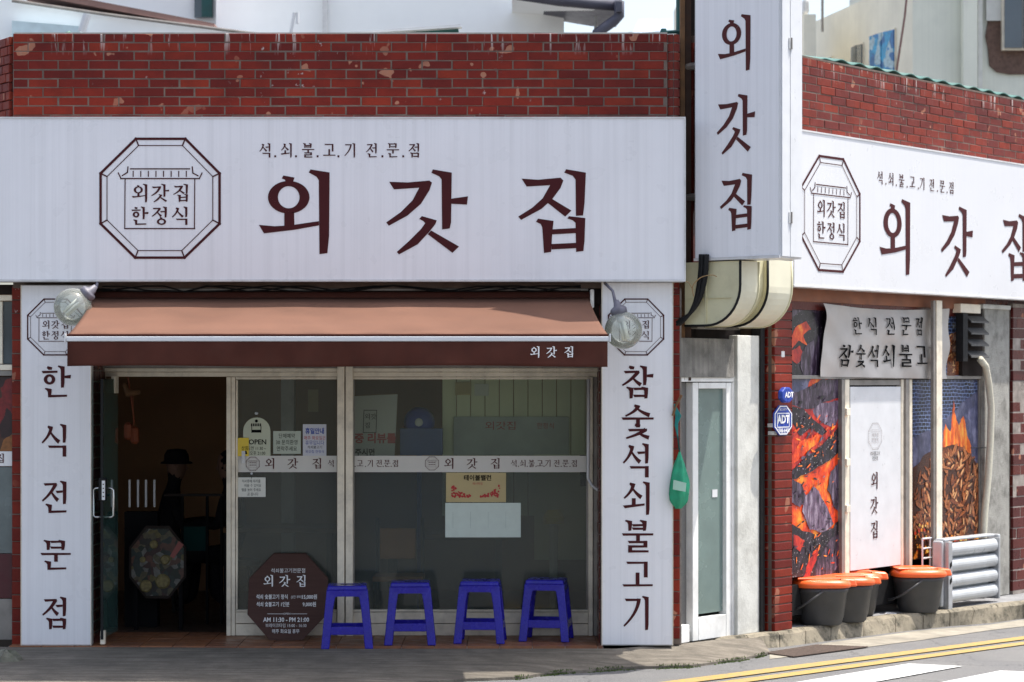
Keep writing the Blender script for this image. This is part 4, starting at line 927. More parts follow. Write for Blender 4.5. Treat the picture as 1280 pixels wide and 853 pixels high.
# people seated inside
def person(loc, face, label, hat=False, lean=.08):
    x, y, _ = loc; c, s = math.cos(face), math.sin(face)
    t = thing('person', label, 'person', loc=(x, y, 0))
    W = lambda a, b, z: (a * c - b * s, a * s + b * c, z)   # a: sideways, b: forward
    V = [(W(0, 0, .50), .155), (W(0, lean * .4, .70), .135), (W(0, lean, .92), .16), (W(0, lean, 1.05), .07), (W(0, lean + .02, 1.13), .055), (W(0, lean + .03, 1.21), .085), (W(0, lean + .03, 1.29), .088)]
    E = [(0, 1), (1, 2), (2, 3), (3, 4), (4, 5), (5, 6)]
    def add(p, r, par): V.append((W(*p), r)); E.append((par, len(V) - 1)); return len(V) - 1
    for sx_ in (-1, 1):
        a = add((sx_ * .18, lean, .97), .062, 2); a = add((sx_ * .23, lean + .05, .74), .048, a); a = add((sx_ * .17, lean + .28, .78), .036, a); a = add((sx_ * .15, lean + .35, .78), .03, a)
        for f_, (ox, ln) in enumerate(((-.028, .07), (-.010, .085), (.008, .08), (.024, .065))):
            k = add((sx_ * (.15 + ox), lean + .40, .78), .0085, a); add((sx_ * (.15 + ox), lean + .38 + ln, .765), .007, k)
        k = add((sx_ * .115, lean + .37, .78), .010, a); add((sx_ * .10, lean + .40, .775), .008, k)
        a = add((sx_ * .10, .12, .49), .095, 0); a = add((sx_ * .12, .44, .48), .07, a); a = add((sx_ * .12, .46, .12), .045, a); a = add((sx_ * .12, .56, .05), .035, a)
    me = bpy.data.meshes.new('body'); me.from_pydata([p for p, _ in V], E, []); o = bpy.data.objects.new('body', me); COL.objects.link(o); o.parent = t
    me.materials.append(M['cloth'])
    sm = o.modifiers.new('skin', 'SKIN'); sv = me.skin_vertices[0].data
    for i, (_, r) in enumerate(V): sv[i].radius = (r * (1.15 if i < 3 else 1), r * (.85 if i < 3 else 1)); sv[i].use_root = (i == 0)
    sm.use_smooth_shade = True; o.modifiers.new('sub', 'SUBSURF').render_levels = 1
    # head skin and features
    b = BASE[t.name]; hc = W(0, lean + .035, 1.26); q = MB()
    q.lathe((x + hc[0], y + hc[1], hc[2]), [(.02, -.13), (.055, -.11), (.080, -.05), (.090, .02), (.083, .08), (.05, .115), (.01, .125)], 16)
    nz = W(0, lean + .13, 1.245); q.tube([(x + W(0, lean + .11, 1.27)[0], y + W(0, lean + .11, 1.27)[1], 1.27), (x + nz[0], y + nz[1], 1.235), (x + W(0, lean + .115, 1.228)[0], y + W(0, lean + .115, 1.228)[1], 1.226)], [.008, .014, .010], 6)
    for sx_ in (-1, 1): e = W(sx_ * .09, lean + .03, 1.25); q.tube([(x + e[0], y + e[1], 1.225), (x + e[0], y + e[1], 1.275)], [.012, .016], 6)
    q.build('face', 'skin', t, smooth=True)
    q = MB()
    if hat:
        hc2 = (x + hc[0], y + hc[1], 1.30); q.lathe(hc2, [(.14, -.02), (.135, -.008), (.11, .0), (.105, .06), (.08, .10), (.01, .11)], 24); q.build('sun_hat', 'cloth', t, smooth=True)
    else:
        q.lathe((x + hc[0] - .25 * W(0, .1, 0)[0], y + hc[1] - .25 * W(0, .1, 0)[1], 1.275), [(.06, -.09), (.095, -.04), (.10, .03), (.085, .09), (.045, .122), (.01, .13)], 16); q.build('hair', 'ink', t, smooth=True)
    return t
person((A.x(204, 2.55) - .0, 2.55, 0), math.radians(-75), 'person in dark clothes and brimmed hat seated inside the doorway', hat=True)
person((A.x(283, 2.6) + .12, 2.6, 0), math.radians(80), 'bareheaded person in dark clothes seated beyond the door post', hat=False)
for x, y, l in ((A.x(204, 2.55), 2.55, 'low dark stool under the person with the hat'), (A.x(283, 2.6) + .12, 2.6, 'low dark stool under the bareheaded person')):
    t = thing('seat_stool', l, 'stool', loc=(x, y, 0)); MB().lathe((x, y, .40), [(.17, 0), (.18, .03), (.17, .05)], 20).build('seat', 'dark', t)
    for k in range(4): MB().tube([(x + .15 * math.cos(k * 1.57 + .8), y + .15 * math.sin(k * 1.57 + .8), 0), (x + .11 * math.cos(k * 1.57 + .8), y + .11 * math.sin(k * 1.57 + .8), .41)], .015).build('leg', 'black', t)

# ---------------------------------------------------------------- awning
Yb, Yf = -.05, -1.5
xl0, xr0 = A.x(118, Yb), A.x(735, Yb); xl1, xr1 = A.x(84.5, Yf), A.x(759.5, Yf); zb = A.z(0, 372, Yb); zf = A.z(0, 418.5, Yf); zv = A.z(0, 458, Yf)
aw = thing('awning', 'brown fabric awning with white front rail and white Korean lettering on its valance', 'awning', loc=((xl0 + xr0) / 2, Yb, zb))
def af(u, v):
    x = (xl0 + (xr0 - xl0) * u) * (1 - v) + (xl1 + (xr1 - xl1) * u) * v
    return (x, Yb + (Yf - Yb) * v, zb + (zf - zb) * v - .020 * math.sin(v * math.pi) - .004 * math.sin(u * 26 + v * 2) * math.sin(v * math.pi) - .003 * math.sin(u * 61 - v * 5) * v)
MB().grid(af, 120, 14).build('canopy', 'fabric', aw, smooth=True, solid=.003)
for us in ():
    q = MB(); rows = [af(us, k / 20) for k in range(21)]
    for p, r in zip(rows, rows[1:]): q.box(p[0] - .003, p[0] + .003, r[1], p[1], min(p[2], r[2]) + .001, max(p[2], r[2]) + .002)
    q.build('seam', mat('awning_seam', (.20, .115, .08), .9) if us < .5 else bpy.data.materials['awning_seam'], aw)
def vf(u, v): return (xl1 + (xr1 - xl1) * u, Yf - .006 - .022 * v * math.sin(u * 9 + 1) * (.4 + u) - .006 * v * math.sin(u * 47) - .03 * v * v * (1 if .86 < u < .99 else 0) * math.sin((u - .86) / .13 * math.pi), zf - .045 - (zf - .045 - zv) * v * (1 - .03 * math.sin(u * 11)))
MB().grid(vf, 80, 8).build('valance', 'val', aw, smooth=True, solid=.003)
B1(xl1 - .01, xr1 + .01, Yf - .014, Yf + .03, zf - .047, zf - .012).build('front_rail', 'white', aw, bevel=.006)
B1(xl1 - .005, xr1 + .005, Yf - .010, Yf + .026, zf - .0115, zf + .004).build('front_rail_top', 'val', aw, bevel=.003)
for x in (xl1 - .022, xr1 + .011): B1(x, x + .011, Yf - .016, Yf + .032, zf - .05, zf + .006).build('end_cap', 'white', aw, bevel=.002)
for ch, cx in zip('외갓집', (668.5, 689.5, 711)):
    u = (A.x(cx, Yf) - xl1) / (xr1 - xl1); q = MB(); x, _, z = A.P(cx, 433, Yf); yy = min(vf(u, .2)[1], vf(u, .7)[1]) - .012; glyph(q, ch, A.x(cx, yy), z, 14.5 / F * (yy - CY), yy, .95); q.build('letter', 'whitep', aw)
for s_ in (0, 1):
    xa = xl0 + .35 if not s_ else xr0 - .35; xe = xl1 + .55 if not s_ else xr1 - .55; xm = xa + (.55 if not s_ else -.55)
    MB().tube([(xa, -.02, zb - .12), (xm, -.75, zb - .20), (xe, Yf + .05, zf - .05)], .022, 8).build('folding_arm', 'white', aw)
MB().tube([(xl0 - .02, -.02, zb + .0), (xr0 + .02, -.02, zb + .0)], .045, 14).build('roller', 'val', aw, smooth=True)
for x in (xl0 - .05, xr0 + .015): B1(x, x + .03, -.09, .05, zb - .08, zb + .06).build('bracket', 'pvc', aw, bevel=.008)
# header strips and cables under the sign
hd = thing('shutter_box', 'dark shutter housing with pale rails between signboard and awning', 'shutter box', loc=(-1, .05, 2.6))
B1(A.x(118, 0), A.x(752, 0), .01, .058, 2.58, 2.745).build('housing', 'dark', hd)
B1(A.x(135, 0), A.x(735, 0), -.004, .008, A.z(0, 370, 0), A.z(0, 365.5, 0)).build('rail', 'alu', hd); B1(A.x(135, 0), A.x(735, 0), -.004, .008, A.z(0, 363.5, 0), A.z(0, 361, 0)).build('rail', 'alud', hd)
q = MB(); rn = random.Random(8)
for k in range(3):
    pts = [A.P(128 + i * 26, 361 + 3.5 * math.sin(i * (.8 + k * .3) + k * 2) + (4 if 3 < i < 5 else 0), -.03 - k * .01) for i in range(24)]; q.tube(pts, .005, 5)
tag(q.build('loose_cables', 'black', smooth=True), 'black loose cables sagging under the front signboard above the awning', 'cables')
# ---------------------------------------------------------------- globe lamps
def lamp(c, base, mid, label, tilt):
    t = thing('globe_lamp', label, 'lamp', loc=base, group='clear globe lamps beside the awning'); r = .14
    R3 = Matrix.Rotation(tilt, 3, 'Y'); up = R3 @ Vector((0, 0, 1)); C_ = Vector(c)
    prof = [(r * math.sin(math.radians(a)), -r * math.cos(math.radians(a))) for a in range(4, 160, 8)]
    q = MB(); q.lathe(c, prof, 32, tilt=R3); q.f = [f for f in q.f if len(f) == 4]; q.build('globe', 'globe', t, smooth=True)
    q = MB(); q.lathe(c, [(.048, r - .02), (.062, r - .01), (.062, r + .02), (.055, r + .03), (.030, r + .045), (.018, r + .09)], 20, tilt=R3); q.build('cap', 'lampmetal', t, smooth=True)
    q = MB(); top = C_ + up * (r + .08); q.tube([tuple(top), *mid, base], [.016, .013, .011, .011][:2 + len(mid)] if len(mid) < 3 else .012, 8); q.build('gooseneck', 'lampmetal', t, smooth=True)
    q = MB()
    for k in range(4):
        a = k * math.pi / 2 + .4; o = R3 @ Vector((.020 * math.cos(a), .020 * math.sin(a), 0)); q.tube([tuple(C_ + o + up * .07), tuple(C_ + o - up * .075)], .011, 8)
    bl_ = q.build('bulb', mat('bulb_white', (.85, .85, .8), .3, .02, 5), t, smooth=True)
    q = MB(); q.lathe(c, [(.03, .065), (.035, .09), (.025, r - .02)], 14, tilt=R3); q.build('bulb_base', 'white', t, smooth=True)
yL = -.42
lamp(A.P(779.5, 413, yL), A.P(756, 354, -.2), [A.P(769, 378, yL + .02), A.P(766, 364, yL + .12)], 'clear globe lamp hanging under the signboard right of the awning', math.radians(-14))
lamp(A.P(91, 384, yL), A.P(122, 350, -.2), [A.P(117, 366, yL + .04), A.P(121, 357, yL + .14)], 'clear globe lamp tilted under the signboard left of the awning', math.radians(48))

# ---------------------------------------------------------------- stools
def stool(px, pyb, label, yaw=0.0, first=None):
    Zr = 2950 * 2.0 / (pyb - HZ); y = Zr + CY + .18; x = A.x(px, y - .18)
    if first is not None:
        t = copy_tree(first); t.location = (x, y, .006); t.rotation_euler = (0, 0, yaw); t['label'] = label; return t
    t = thing('plastic_stool', label, 'stool', loc=(0, 0, 0), group='blue plastic stools lined up outside the window')
    Ht = .47; wt, wbm, dt, db = .150, .195, .135, .17
    def W(z): k = 1 - z / Ht; return (wt + (wbm - wt) * k, dt + (db - dt) * k)
    MB().hexa([(-wt, -dt, Ht - .035), (wt, -dt, Ht - .035), (wt, dt, Ht - .035), (-wt, dt, Ht - .035)], [(-wt + .006, -dt + .006, Ht), (wt - .006, -dt + .006, Ht), (wt - .006, dt - .006, Ht), (-wt + .006, dt - .006, Ht)]).build('seat', 'blue', t, bevel=.01, seg=3)
    MB().box(-.05, .05, -.012, .012, Ht - .004, Ht + .0015).build('seat_slot', 'ink', t)
    for sx_ in (-1, 1):
        for sy_ in (-1, 1):
            def col(z, wi): X, Y = W(z); return [(sx_ * X, sy_ * Y, z), (sx_ * (X - wi), sy_ * Y, z), (sx_ * (X - wi), sy_ * (Y - .035), z), (sx_ * X, sy_ * (Y - .035), z)]
            q = MB(); z_ = [0, .10, .30, .38, .437]; wi = [.062, .062, .062, .068, .09]; rows = [col(a, b) for a, b in zip(z_, wi)]
            vs = [p for r in rows for p in r]; fs = [(i * 4 + k, i * 4 + (k + 1) % 4, (i + 1) * 4 + (k + 1) % 4, (i + 1) * 4 + k) for i in range(4) for k in range(4)] + [(3, 2, 1, 0), (16, 17, 18, 19)]
            if sx_ * sy_ < 0: fs = [f[::-1] for f in fs]
            q.mesh(vs, fs).build('leg', 'blue', t, bevel=.006)
    for sy_ in (-1, 1):   # front and back webs: arch under the seat and lower rail
        X, Y = W(.15); z0_, z1_ = .105, .165
        X0 = W(z0_)[0] - .06; X1 = W(z1_)[0] - .06
        a = [(-X0, sy_ * Y, z0_), (X0, sy_ * Y, z0_), (X1, sy_ * (Y - .002), z1_), (-X1, sy_ * (Y - .002), z1_)]
        MB().prism(a if sy_ > 0 else a[::-1], (0, -sy_ * .02, 0)).build('rail', 'blue', t, bevel=.004)
        X, Y = W(.40); pts = [(-X + .03, sy_ * (Y + .0), .436), (-X + .03, sy_ * Y, .36)] + [(-(X - .048) + .035 * (1 - math.cos(k * math.pi / 8)), sy_ * Y, .355 + .035 * math.sin(k * math.pi / 8)) for k in range(5)] + [((X - .048) - .035 * (1 - math.cos(k * math.pi / 8)), sy_ * Y, .355 + .035 * math.sin(k * math.pi / 8)) for k in range(4, -1, -1)] + [(X - .03, sy_ * Y, .36), (X - .03, sy_ * Y, .436)]
        MB().prism(pts, (0, -sy_ * .02, 0)).build('apron', 'blue', t)
    for sx_ in (-1, 1):
        X, Y = W(.14); MB().box(sx_ * X, sx_ * (X - .02), -(Y - .03), Y - .03, .105, .165).build('side_rail', 'blue', t, bevel=.004)
        X, Y = W(.42); MB().box(sx_ * X, sx_ * (X - .02), -(Y - .03), Y - .03, .39, .436).build('side_apron', 'blue', t)
    t.location = (x, y, .006); t.rotation_euler = (0, 0, yaw); return t
s1 = stool(511.5, 808.5, 'blue plastic stool second from the left, between the window post and the centre', .03)
s0 = stool(432, 811, 'leftmost blue plastic stool, touching the octagonal menu board', 0.06, s1); s0.location.z = -.006
stool(600, 806.5, 'blue plastic stool third from the left, below the tan flower poster', -.05, s1)
stool(683.5, 804, 'rightmost blue plastic stool, nearest the tall white sign', -.14, s1)
# ---------------------------------------------------------------- octagonal menu board leaning on the sill
bx, by_, bz = A.P(356, 754, .12)
mbd = thing('menu_board', 'dark brown octagonal wooden menu board with white printed hours and prices leaning on the shopfront', 'menu board', loc=(bx, .12, 0))
rr = 51.0 / F * (.12 - CY); lean = .10
om = []
for i in range(8):
    a = math.radians(22.5 + 45 * i); om.append((bx + rr * math.cos(a) / math.cos(math.radians(22.5)) * .985, 0, bz + rr * math.sin(a) / math.cos(math.radians(22.5))))
zb0 = min(p[2] for p in om); dz_ = .006 - zb0
LB = lambda z: .22 + (z - .006) * .45
om = [(p[0], LB(p[2] + dz_), (p[2] + dz_) * 1.03) for p in om]
MB().prism(om, (0, .03, .008)).build('board', 'board', mbd, bevel=.004)
def mtx(s, py, h, w=0, px=356, al=1.0, ch=False):
    x, _, z = A.P(px, py, .16); yy = LB(z) - .012; u = 1 / F * (yy - CY)
    if ch:
        for i, c_ in enumerate(s): q = MB(); glyph(q, c_, A.x(px + (i - 1) * 20.5, yy), z + h * u / 2, h * u, yy - .012, .9); o_ = q.build('letter', 'whitep', mbd)
        return
    text_obj('writing', s, h * 1.35 * u, 'whitep', mbd, x, z, yy - .004, al, font_w=w)
mtx('석쇠불고기전문점', 717.5, 4.6, al=.95)
mtx('외갓집', 730, 16, ch=True)
mtx('석쇠 숯불고기 정식', 749.5, 4.8, .0006, px=337, al=.78); mtx('(2인 부터)', 749.5, 3.2, px=368, al=.8); mtx('15,000원', 749.5, 4.8, .0008, px=384, al=.85)
mtx('석쇠 숯불고기 1인분', 758.5, 4.8, .0006, px=338.5, al=.76); mtx('9,000원', 758.5, 4.8, .0008, px=384.5, al=.85)
mtx('OPEN', 769.7, 2.6, px=356.5)
for a, b in ((332, 352), (362, 382)):
    x, _, z = A.P(a, 769.7, .16); x2 = A.x(b, .16); yy = LB(z) - .012; B1(x, x2, yy - .005, yy - .003, z - .0015, z + .0015).build('rule_line', 'whitep', mbd)
mtx('AM 11:30 - PM 21:00', 777, 5.6, .0012, al=.88)
mtx('브레이크타임 15:00 - 16:30', 784, 4.0, al=.86); mtx('매주 화요일 휴무', 791, 4.3, .0003, al=.85)
# ---------------------------------------------------------------- left neighbour shop
nb = thing('neighbour_shopfront', 'edge of the neighbouring shop with beige window frame and dark red panel at far left', 'shopfront', loc=(-3.9, .1, 0))
def nbx(px0, px1, py0, py1, y0, y1, name, m, par=None, bev=.003): a = A.P(px0, py1, y0); b = A.P(px1, py0, y0); return B1(a[0], b[0], y0, y1, max(a[2], .0), b[2]).build(name, m, par or nb, bevel=bev)
nbx(-40, 16, 356, 368, .02, .1, 'top_fascia', 'dark'); wf = nbx(-40, 16, 369, 376, .0, .08, 'window_frame', 'alu'); nbx(-40, 15.5, 456, 463, .0, .08, 'window_frame', 'alu'); nbx(-2, 3, 377, 455, .01, .07, 'window_frame', 'alu')
nbx(-40, 15.5, 377, 455, .04, .05, 'pane', 'glassdark', bev=0); nbx(-40, 15.5, 463.5, 470, .01, .08, 'sill', 'alud')
rp = nbx(-40, 15.5, 471, 564, .04, .06, 'picture_pane', blotch('neighbour_print', [(.30, .02, .02), (.05, .02, .02), (.35, .03, .02), (.10, .04, .02), (.42, .16, .04)], 5), bev=0)
bn = nbx(-40, 15.5, 564.5, 583, .03, .05, 'sign_band', 'whitep'); q = MB(); x, _, z = A.P(0, 567, .026); glyph(q, '집', x, z, .075, .026); q.build('letter', 'printb', bn)
nbx(-40, 15.5, 584, 692, .04, .06, 'pane', mat('greyish_pane', (.14, .17, .17), .2, .2, 3)); nbx(-40, 15.5, 692.5, 748, .035, .06, 'lower_panel', mat('dark_red_panel', (.07, .008, .012), .5)); nbx(-40, 15.5, 749, 800, .03, .06, 'base_panel', 'alud')
nbx(-60, 25, 806, 806.1, .0, .3, 'ledge', 'tile') if False else None
# ---------------------------------------------------------------- corner: cables, timber boards, pipe
def BP(px, py, y=0): return B.P(px, py, y)
t = thing('timber_board', 'weathered brown timber board standing beside the hanging signboard', 'timber', loc=A.P(858, 200, .1))
a = A.x(850, .12); b = A.x(856, .12); B1(a, b, .10, .16, 2.0, 5.4).build('plank', 'wood', t, bevel=.003); B1(b + .004, b + .05, .14, .2, 2.0, 6).build('plank', mat('dark_wood', (.05, .025, .015), .8, .3, 14), t)
B1(A.x(856, .3), A.x(870, .3), .28, .32, 2.0, 5.4).build('back_board', 'dark', t)
t = thing('green_pole', 'teal painted pole with cross rail rising behind the corner', 'pole', loc=A.P(850, 40, .35))
MB().tube([A.P(849.5, 60, .35), A.P(849.5, -90, .35)], .028, 10).build('upright', 'greenp', t); MB().tube([A.P(832, 40.5, .3), A.P(845, 40, .3), A.P(868, 36, .3)], .014, 8).build('cross_rail', 'greenp', t); MB().lathe(A.P(829.5, 41, .3), [(.02, -.03), (.03, 0), (.02, .03)], 10).build('end_knob', 'greenp', t)
q = MB(); rn = random.Random(4)
for k in range(5):
    dx = (k - 2) * 2.2; yy = -.03 - .012 * (k % 2); pts = [H.P(x_ + dx * f_, y_ - dx * (1 - f_) * .9, yy) for x_, y_, f_ in ((880, 318, 1), (879, 340, 1), (876, 360, .9), (871, 378, .7), (862, 393, .45), (851, 402, .2), (838, 408, 0))]
    q.tube(sm(pts, 5), .013, 8)
tag(q.build('cable_bundle', 'black', None, H, smooth=True), 'thick black cable bundle curling between the front sign and the cream duct', 'cables')
q = MB(); q.tube(sm([H.P(867, 371, -.07), H.P(866, 358, -.08), H.P(876, 347, -.08), H.P(890, 344, -.07), H.P(896, 346, -.05)]), .004, 5); q.tube(sm([H.P(866, 362, -.07), H.P(860, 353, -.1), H.P(850, 352, -.08)]), .003, 5)
tag(q.build('thin_wire', mat('tan_wire', (.35, .22, .1), .5), None, H, smooth=True), 'thin tan wire looping over the black cable bundle', 'wire')
# ---------------------------------------------------------------- duct
def duct(s0, s1, top, label, rim=True):
    t = thing('exhaust_duct', label, 'duct', B, ((s0 + s1) / 2, -.25, 2.5)); uo = .50; zb_ = 2.415; r = .30; n = 10
    outer = [(.0, zb_)] + [(uo - r + r * math.sin(k * math.pi / 2 / n), zb_ + r - r * math.cos(k * math.pi / 2 / n)) for k in range(n + 1)] + [(uo, top)]
    prof = outer + [(.0, top)]
    side = [(s0, -u, z) for u, z in prof]
    MB().poly(side[::-1]).build('cheek', 'duct', t); MB().poly([(s1, y_, z) for _, y_, z in side]).build('cheek', 'duct', t)
    q = MB()
    for (u0, z0), (u1, z1) in zip(outer, outer[1:]): q.poly([(s0, -u0, z0), (s1, -u0, z0), (s1, -u1, z1), (s0, -u1, z1)])
    q.build('outer_skin', 'duct_lit', t, smooth=False)
    for s_ in (s0, s1):
        q = MB(); path = [(s_, -u - (0.0 if 1 else 0), z) for u, z in outer]; q.tube(path, .010, 6); q.build('seam', 'duct' if s_ == s1 else 'black', t, smooth=True)
    return t, outer
d1, outer = duct(.02, .27, 2.895, 'broad cream sheet metal duct elbow directly under the hanging signboard')
d2, _ = duct(.40, .74, 2.92, 'second cream duct elbow beside the coal poster, right of the first')
q = MB()
for (u0, z0), (u1, z1) in zip(outer, outer[1:]): q.poly([(.28, -u0 * .93, z0 + .03), (.40, -u0 * .93, z0 + .03), (.40, -u1 * .93, z1 + .03), (.28, -u1 * .93, z1 + .03)])
q.build('joint_band', 'duct', d2)
for z in (2.62,): MB().box(.005, .0185, -.42, -.02, z, z + .002).build('sheet_joint', 'duct', d1)
MB().box(.005, .0185, -.20, -.197, 2.43, 2.88).build('sheet_joint', 'duct', d1)
# ---------------------------------------------------------------- side door alcove
YD = .10
def W(px0, px1, py0, py1, y0, y1, name, m, par, bev=.003, zmin=0.0):
    a = B.P(px0, py1, y0); b = B.P(px1, py0, y0); return B1(a[0], b[0], y0, y1, max(a[2], zmin), b[2]).build(name, m, par, bevel=bev)
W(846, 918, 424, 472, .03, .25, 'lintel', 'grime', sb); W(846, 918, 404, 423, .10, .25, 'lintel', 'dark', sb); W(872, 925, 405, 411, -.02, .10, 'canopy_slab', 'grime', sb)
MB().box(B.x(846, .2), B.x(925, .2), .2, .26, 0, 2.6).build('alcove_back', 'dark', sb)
sdr = thing('side_door', 'white plastic framed door with frosted teal glass in the narrow alcove', 'door', B, (B.x(885, YD), YD, 0))
W(846, 922, 470.5, 477.5, YD - .05, YD + .05, 'frame', 'pvc', sdr); W(915.5, 921.5, 478, 830, YD - .05, YD + .05, 'frame', 'pvc', sdr); W(846, 862, 781, 830, YD - .05, YD + .05, 'frame', 'pvc', sdr)
W(866, 873, 478.5, 830, YD - .04, YD + .03, 'leaf_stile', 'pvc', sdr); W(908, 915, 478.5, 830, YD - .04, YD + .03, 'leaf_stile', 'pvc', sdr); W(873.5, 907.5, 478.5, 486, YD - .04, YD + .03, 'leaf_rail', 'pvc', sdr); W(873.5, 907.5, 768, 830, YD - .04, YD + .03, 'leaf_rail', 'pvc', sdr, zmin=.0)
W(873, 908, 486, 768, YD - .005, YD + .005, 'pane', 'pvcglass', sdr, 0)
W(846, 865, 478.5, 830, YD + .02, YD + .03, 'fly_screen', mat('grey_mesh', (.16, .155, .15), .9, .1, 60), sdr, 0); W(848, 865, 786, 792, YD - .02, YD + .1, 'threshold', 'pvc', sdr)
q = B.P(895, 617, YD - .02); B1(q[0] - .035, q[0] + .035, YD - .010, YD - .006, q[2] - .03, q[2] + .03).build('small_label', 'white', sdr).rotation_euler = (0, 0, 0)
pl = thing('concrete_pilaster', 'dirty white painted concrete pilaster between side door and brick pillar', 'pilaster', B, (B.x(935), 0, 0))
W(922, 951, 420, 830, .02, .25, 'body', 'concwall', pl, .006); W(951.5, 956.5, 400, 830, .0, .1, 'downpipe', 'black', pl, .01)
W(846, 930, 788, 800, -.02, .2, 'step', 'concwall', pl) if False else None
# green umbrella cover hanging
t = thing('green_bag', 'green folded umbrella bag hanging from a wooden stick by the side door', 'bag', A, A.P(848, 600, -.15))
Pg = lambda x, y, yy=-.15: A.P(x, y, yy)
def bag(u, v):
    py = 563 + v * 73; cx = 849.5 - 1.5 * v; w_ = [.5, 3, 6.5, 9, 10.5, 11.5, 12, 10.5, 3]; i = min(int(v * 8), 7); tt = v * 8 - i; hw_ = w_[i] * (1 - tt) + w_[i + 1] * tt
    a = u * 2 * math.pi; c = Pg(cx, py); k = 1 + .14 * math.sin(5 * a + 3 * v) + .07 * math.sin(11 * a - 9 * v) * v + .05 * math.sin(14 * v + 2 * a); return (c[0] + hw_ / 165 * math.cos(a) * k, c[1] + hw_ / 165 * .55 * math.sin(a) * k, c[2])
MB().grid(bag, 30, 20).build('bag', 'greenb', t, smooth=True)
MB().tube([Pg(841, 520), Pg(845, 507), Pg(852, 494)], .010, 8).build('stick', 'wood', t)
q = MB()
for k in range(4): q.tube([Pg(843 + k, 505 + k * 2), Pg(845 + k * 2, 520), Pg(844 + k, 532 - k), Pg(847, 545), Pg(849.5, 565)], .006, 6)
q.build('tie_cord', mat('teal_cord', (.01, .20, .19), .7), t, smooth=True)
MB().prism([Pg(842, 600, -.235), Pg(858, 604, -.235), Pg(857, 615, -.235), Pg(841, 612, -.235)], (0, .004, 0)).build('white_patch', mat('pale_green', (.35, .55, .45), .6), t)
# ---------------------------------------------------------------- brick pillar with alarm boxes
s0_, s1_ = B.x(968, -.06), B.x(989.5, -.06)
bp = thing('brick_pillar', 'glazed red brick pillar with blue alarm signs between side door and coal poster', 'brick column', B, (s0_, -.06, 0))
B1(s0_ + .004, s1_ - .004, -.056, .3, 0, 2.72).build('mortar_core', 'mortar', bp)
for r in range(38):
    z = r * .071 + .004
    if z > 2.66: break
    me = brickmesh(round(s1_ - s0_, 2), .062, 'brick', .03); o = bpy.data.objects.new('brick', me); COL.objects.link(o); o.parent = bp; o.location = (0, .024 + .06 - .06 + .0, z)
    o.location = (0, .026, z)
    o = bpy.data.objects.new('brick', brickmesh(.15, .062, 'brick', .03)); COL.objects.link(o); o.parent = bp; o.location = (.026, .15 + .06, z); o.rotation_euler = (0, 0, -math.pi / 2)
yA = -.10
def octa(cx, cz, w_, h_, y, d=.008, inset=1.0):
    k = .30; pts = [(-1, -1 + 2 * k * .9), (-1 + 2 * k, -1), (1 - 2 * k, -1), (1, -1 + 2 * k * .9), (1, 1 - 2 * k * .9), (1 - 2 * k, 1), (-1 + 2 * k, 1), (-1, 1 - 2 * k * .9)]
    return [(cx + a * w_ / 2 * inset, y, cz + b * h_ / 2 * inset) for a, b in pts]
x, _, z = B.P(979, 525.5, yA); zz = B.z(979, 507, yA) - B.z(979, 544.5, yA); wd_ = B.x(990, yA) - B.x(967.5, yA)
ad = thing('alarm_sign', 'blue octagonal ADT security sign on the brick pillar', 'sign', B, (x, yA, z))
MB().prism(octa(x, z, wd_, zz, yA), (0, .012, 0)).build('plate', 'bluep', ad)
q = MB(); o1 = octa(x, z, wd_, zz, yA - .002, inset=.96); o2 = octa(x, z, wd_, zz, yA - .002, inset=.88)
for i in range(8): q.poly([o1[i], o1[(i + 1) % 8], o2[(i + 1) % 8], o2[i]])
sq = wd_ * .33; zc_ = z + .0
for a in ((-1, -1, 1, -1), (1, -1, 1, 1), (1, 1, -1, 1), (-1, 1, -1, -1)): lineseg(q, x + a[0] * sq, zc_ + a[1] * zz * .23, x + a[2] * sq, zc_ + a[3] * zz * .23, .007, yA - .002)
q.build('border', 'whitep', ad)
text_obj('writing', 'ADT', .088, 'whitep', ad, x, z + .005, yA - .003, 1.0, font_w=.004); text_obj('writing', '1588-6400', .042, 'whitep', ad, x, z - .082, yA - .003, 1.0, font_w=.001); text_obj('writing', 'SECURITY', .026, 'whitep', ad, x, z + .085, yA - .003, 1.0); text_obj('writing', '출동경비', .02, 'whitep', ad, x, z - .105, yA - .003)
x, _, z = B.P(983, 494, yA - .03); ab = thing('alarm_box', 'small domed blue ADT alarm box above the octagonal sign', 'alarm', B, (x, yA, z))
MB().prism(octa(x, z, .17, .125, yA - .045), (0, .045, 0)).build('case', 'bluep', ab, bevel=.012, seg=3); text_obj('writing', 'ADT', .06, 'whitep', ab, x + .015, z, yA - .048, 1.0, font_w=.002)
for px, py, w_, h_, nm in ((968.5, 532, .05, .03, 1), (969, 541.5, .05, .03, 2), (979, 443, .05, .05, 3)):
    a = B.P(px, py, -.065); lab = {1: 'upper small grey clip on the left edge of the brick pillar', 2: 'lower small grey clip on the left edge of the brick pillar', 3: 'square grey plate high on the brick pillar'}[nm]
    tag(B1(a[0] - w_ / 2, a[0] + w_ / 2, -.02 - .045, -.011, a[2] - h_ / 2, a[2] + h_ / 2).build('wall_plate', 'edge', None, B, bevel=.003), lab, 'plate')
a = B.P(979, 575, -.064); q = MB(); rn = random.Random(6)
pts = []
for k in range(11): an = k * 2 * math.pi / 11; r_ = rn.uniform(.02, .055); pts.append((a[0] + r_ * math.cos(an), -.0085, a[2] + r_ * math.sin(an) * .8))
tag(q.prism(pts, (0, .004, 0)).build('torn_sticker', 'whitep', None, B), 'torn white sticker remnant on the brick pillar below the alarm sign', 'sticker')
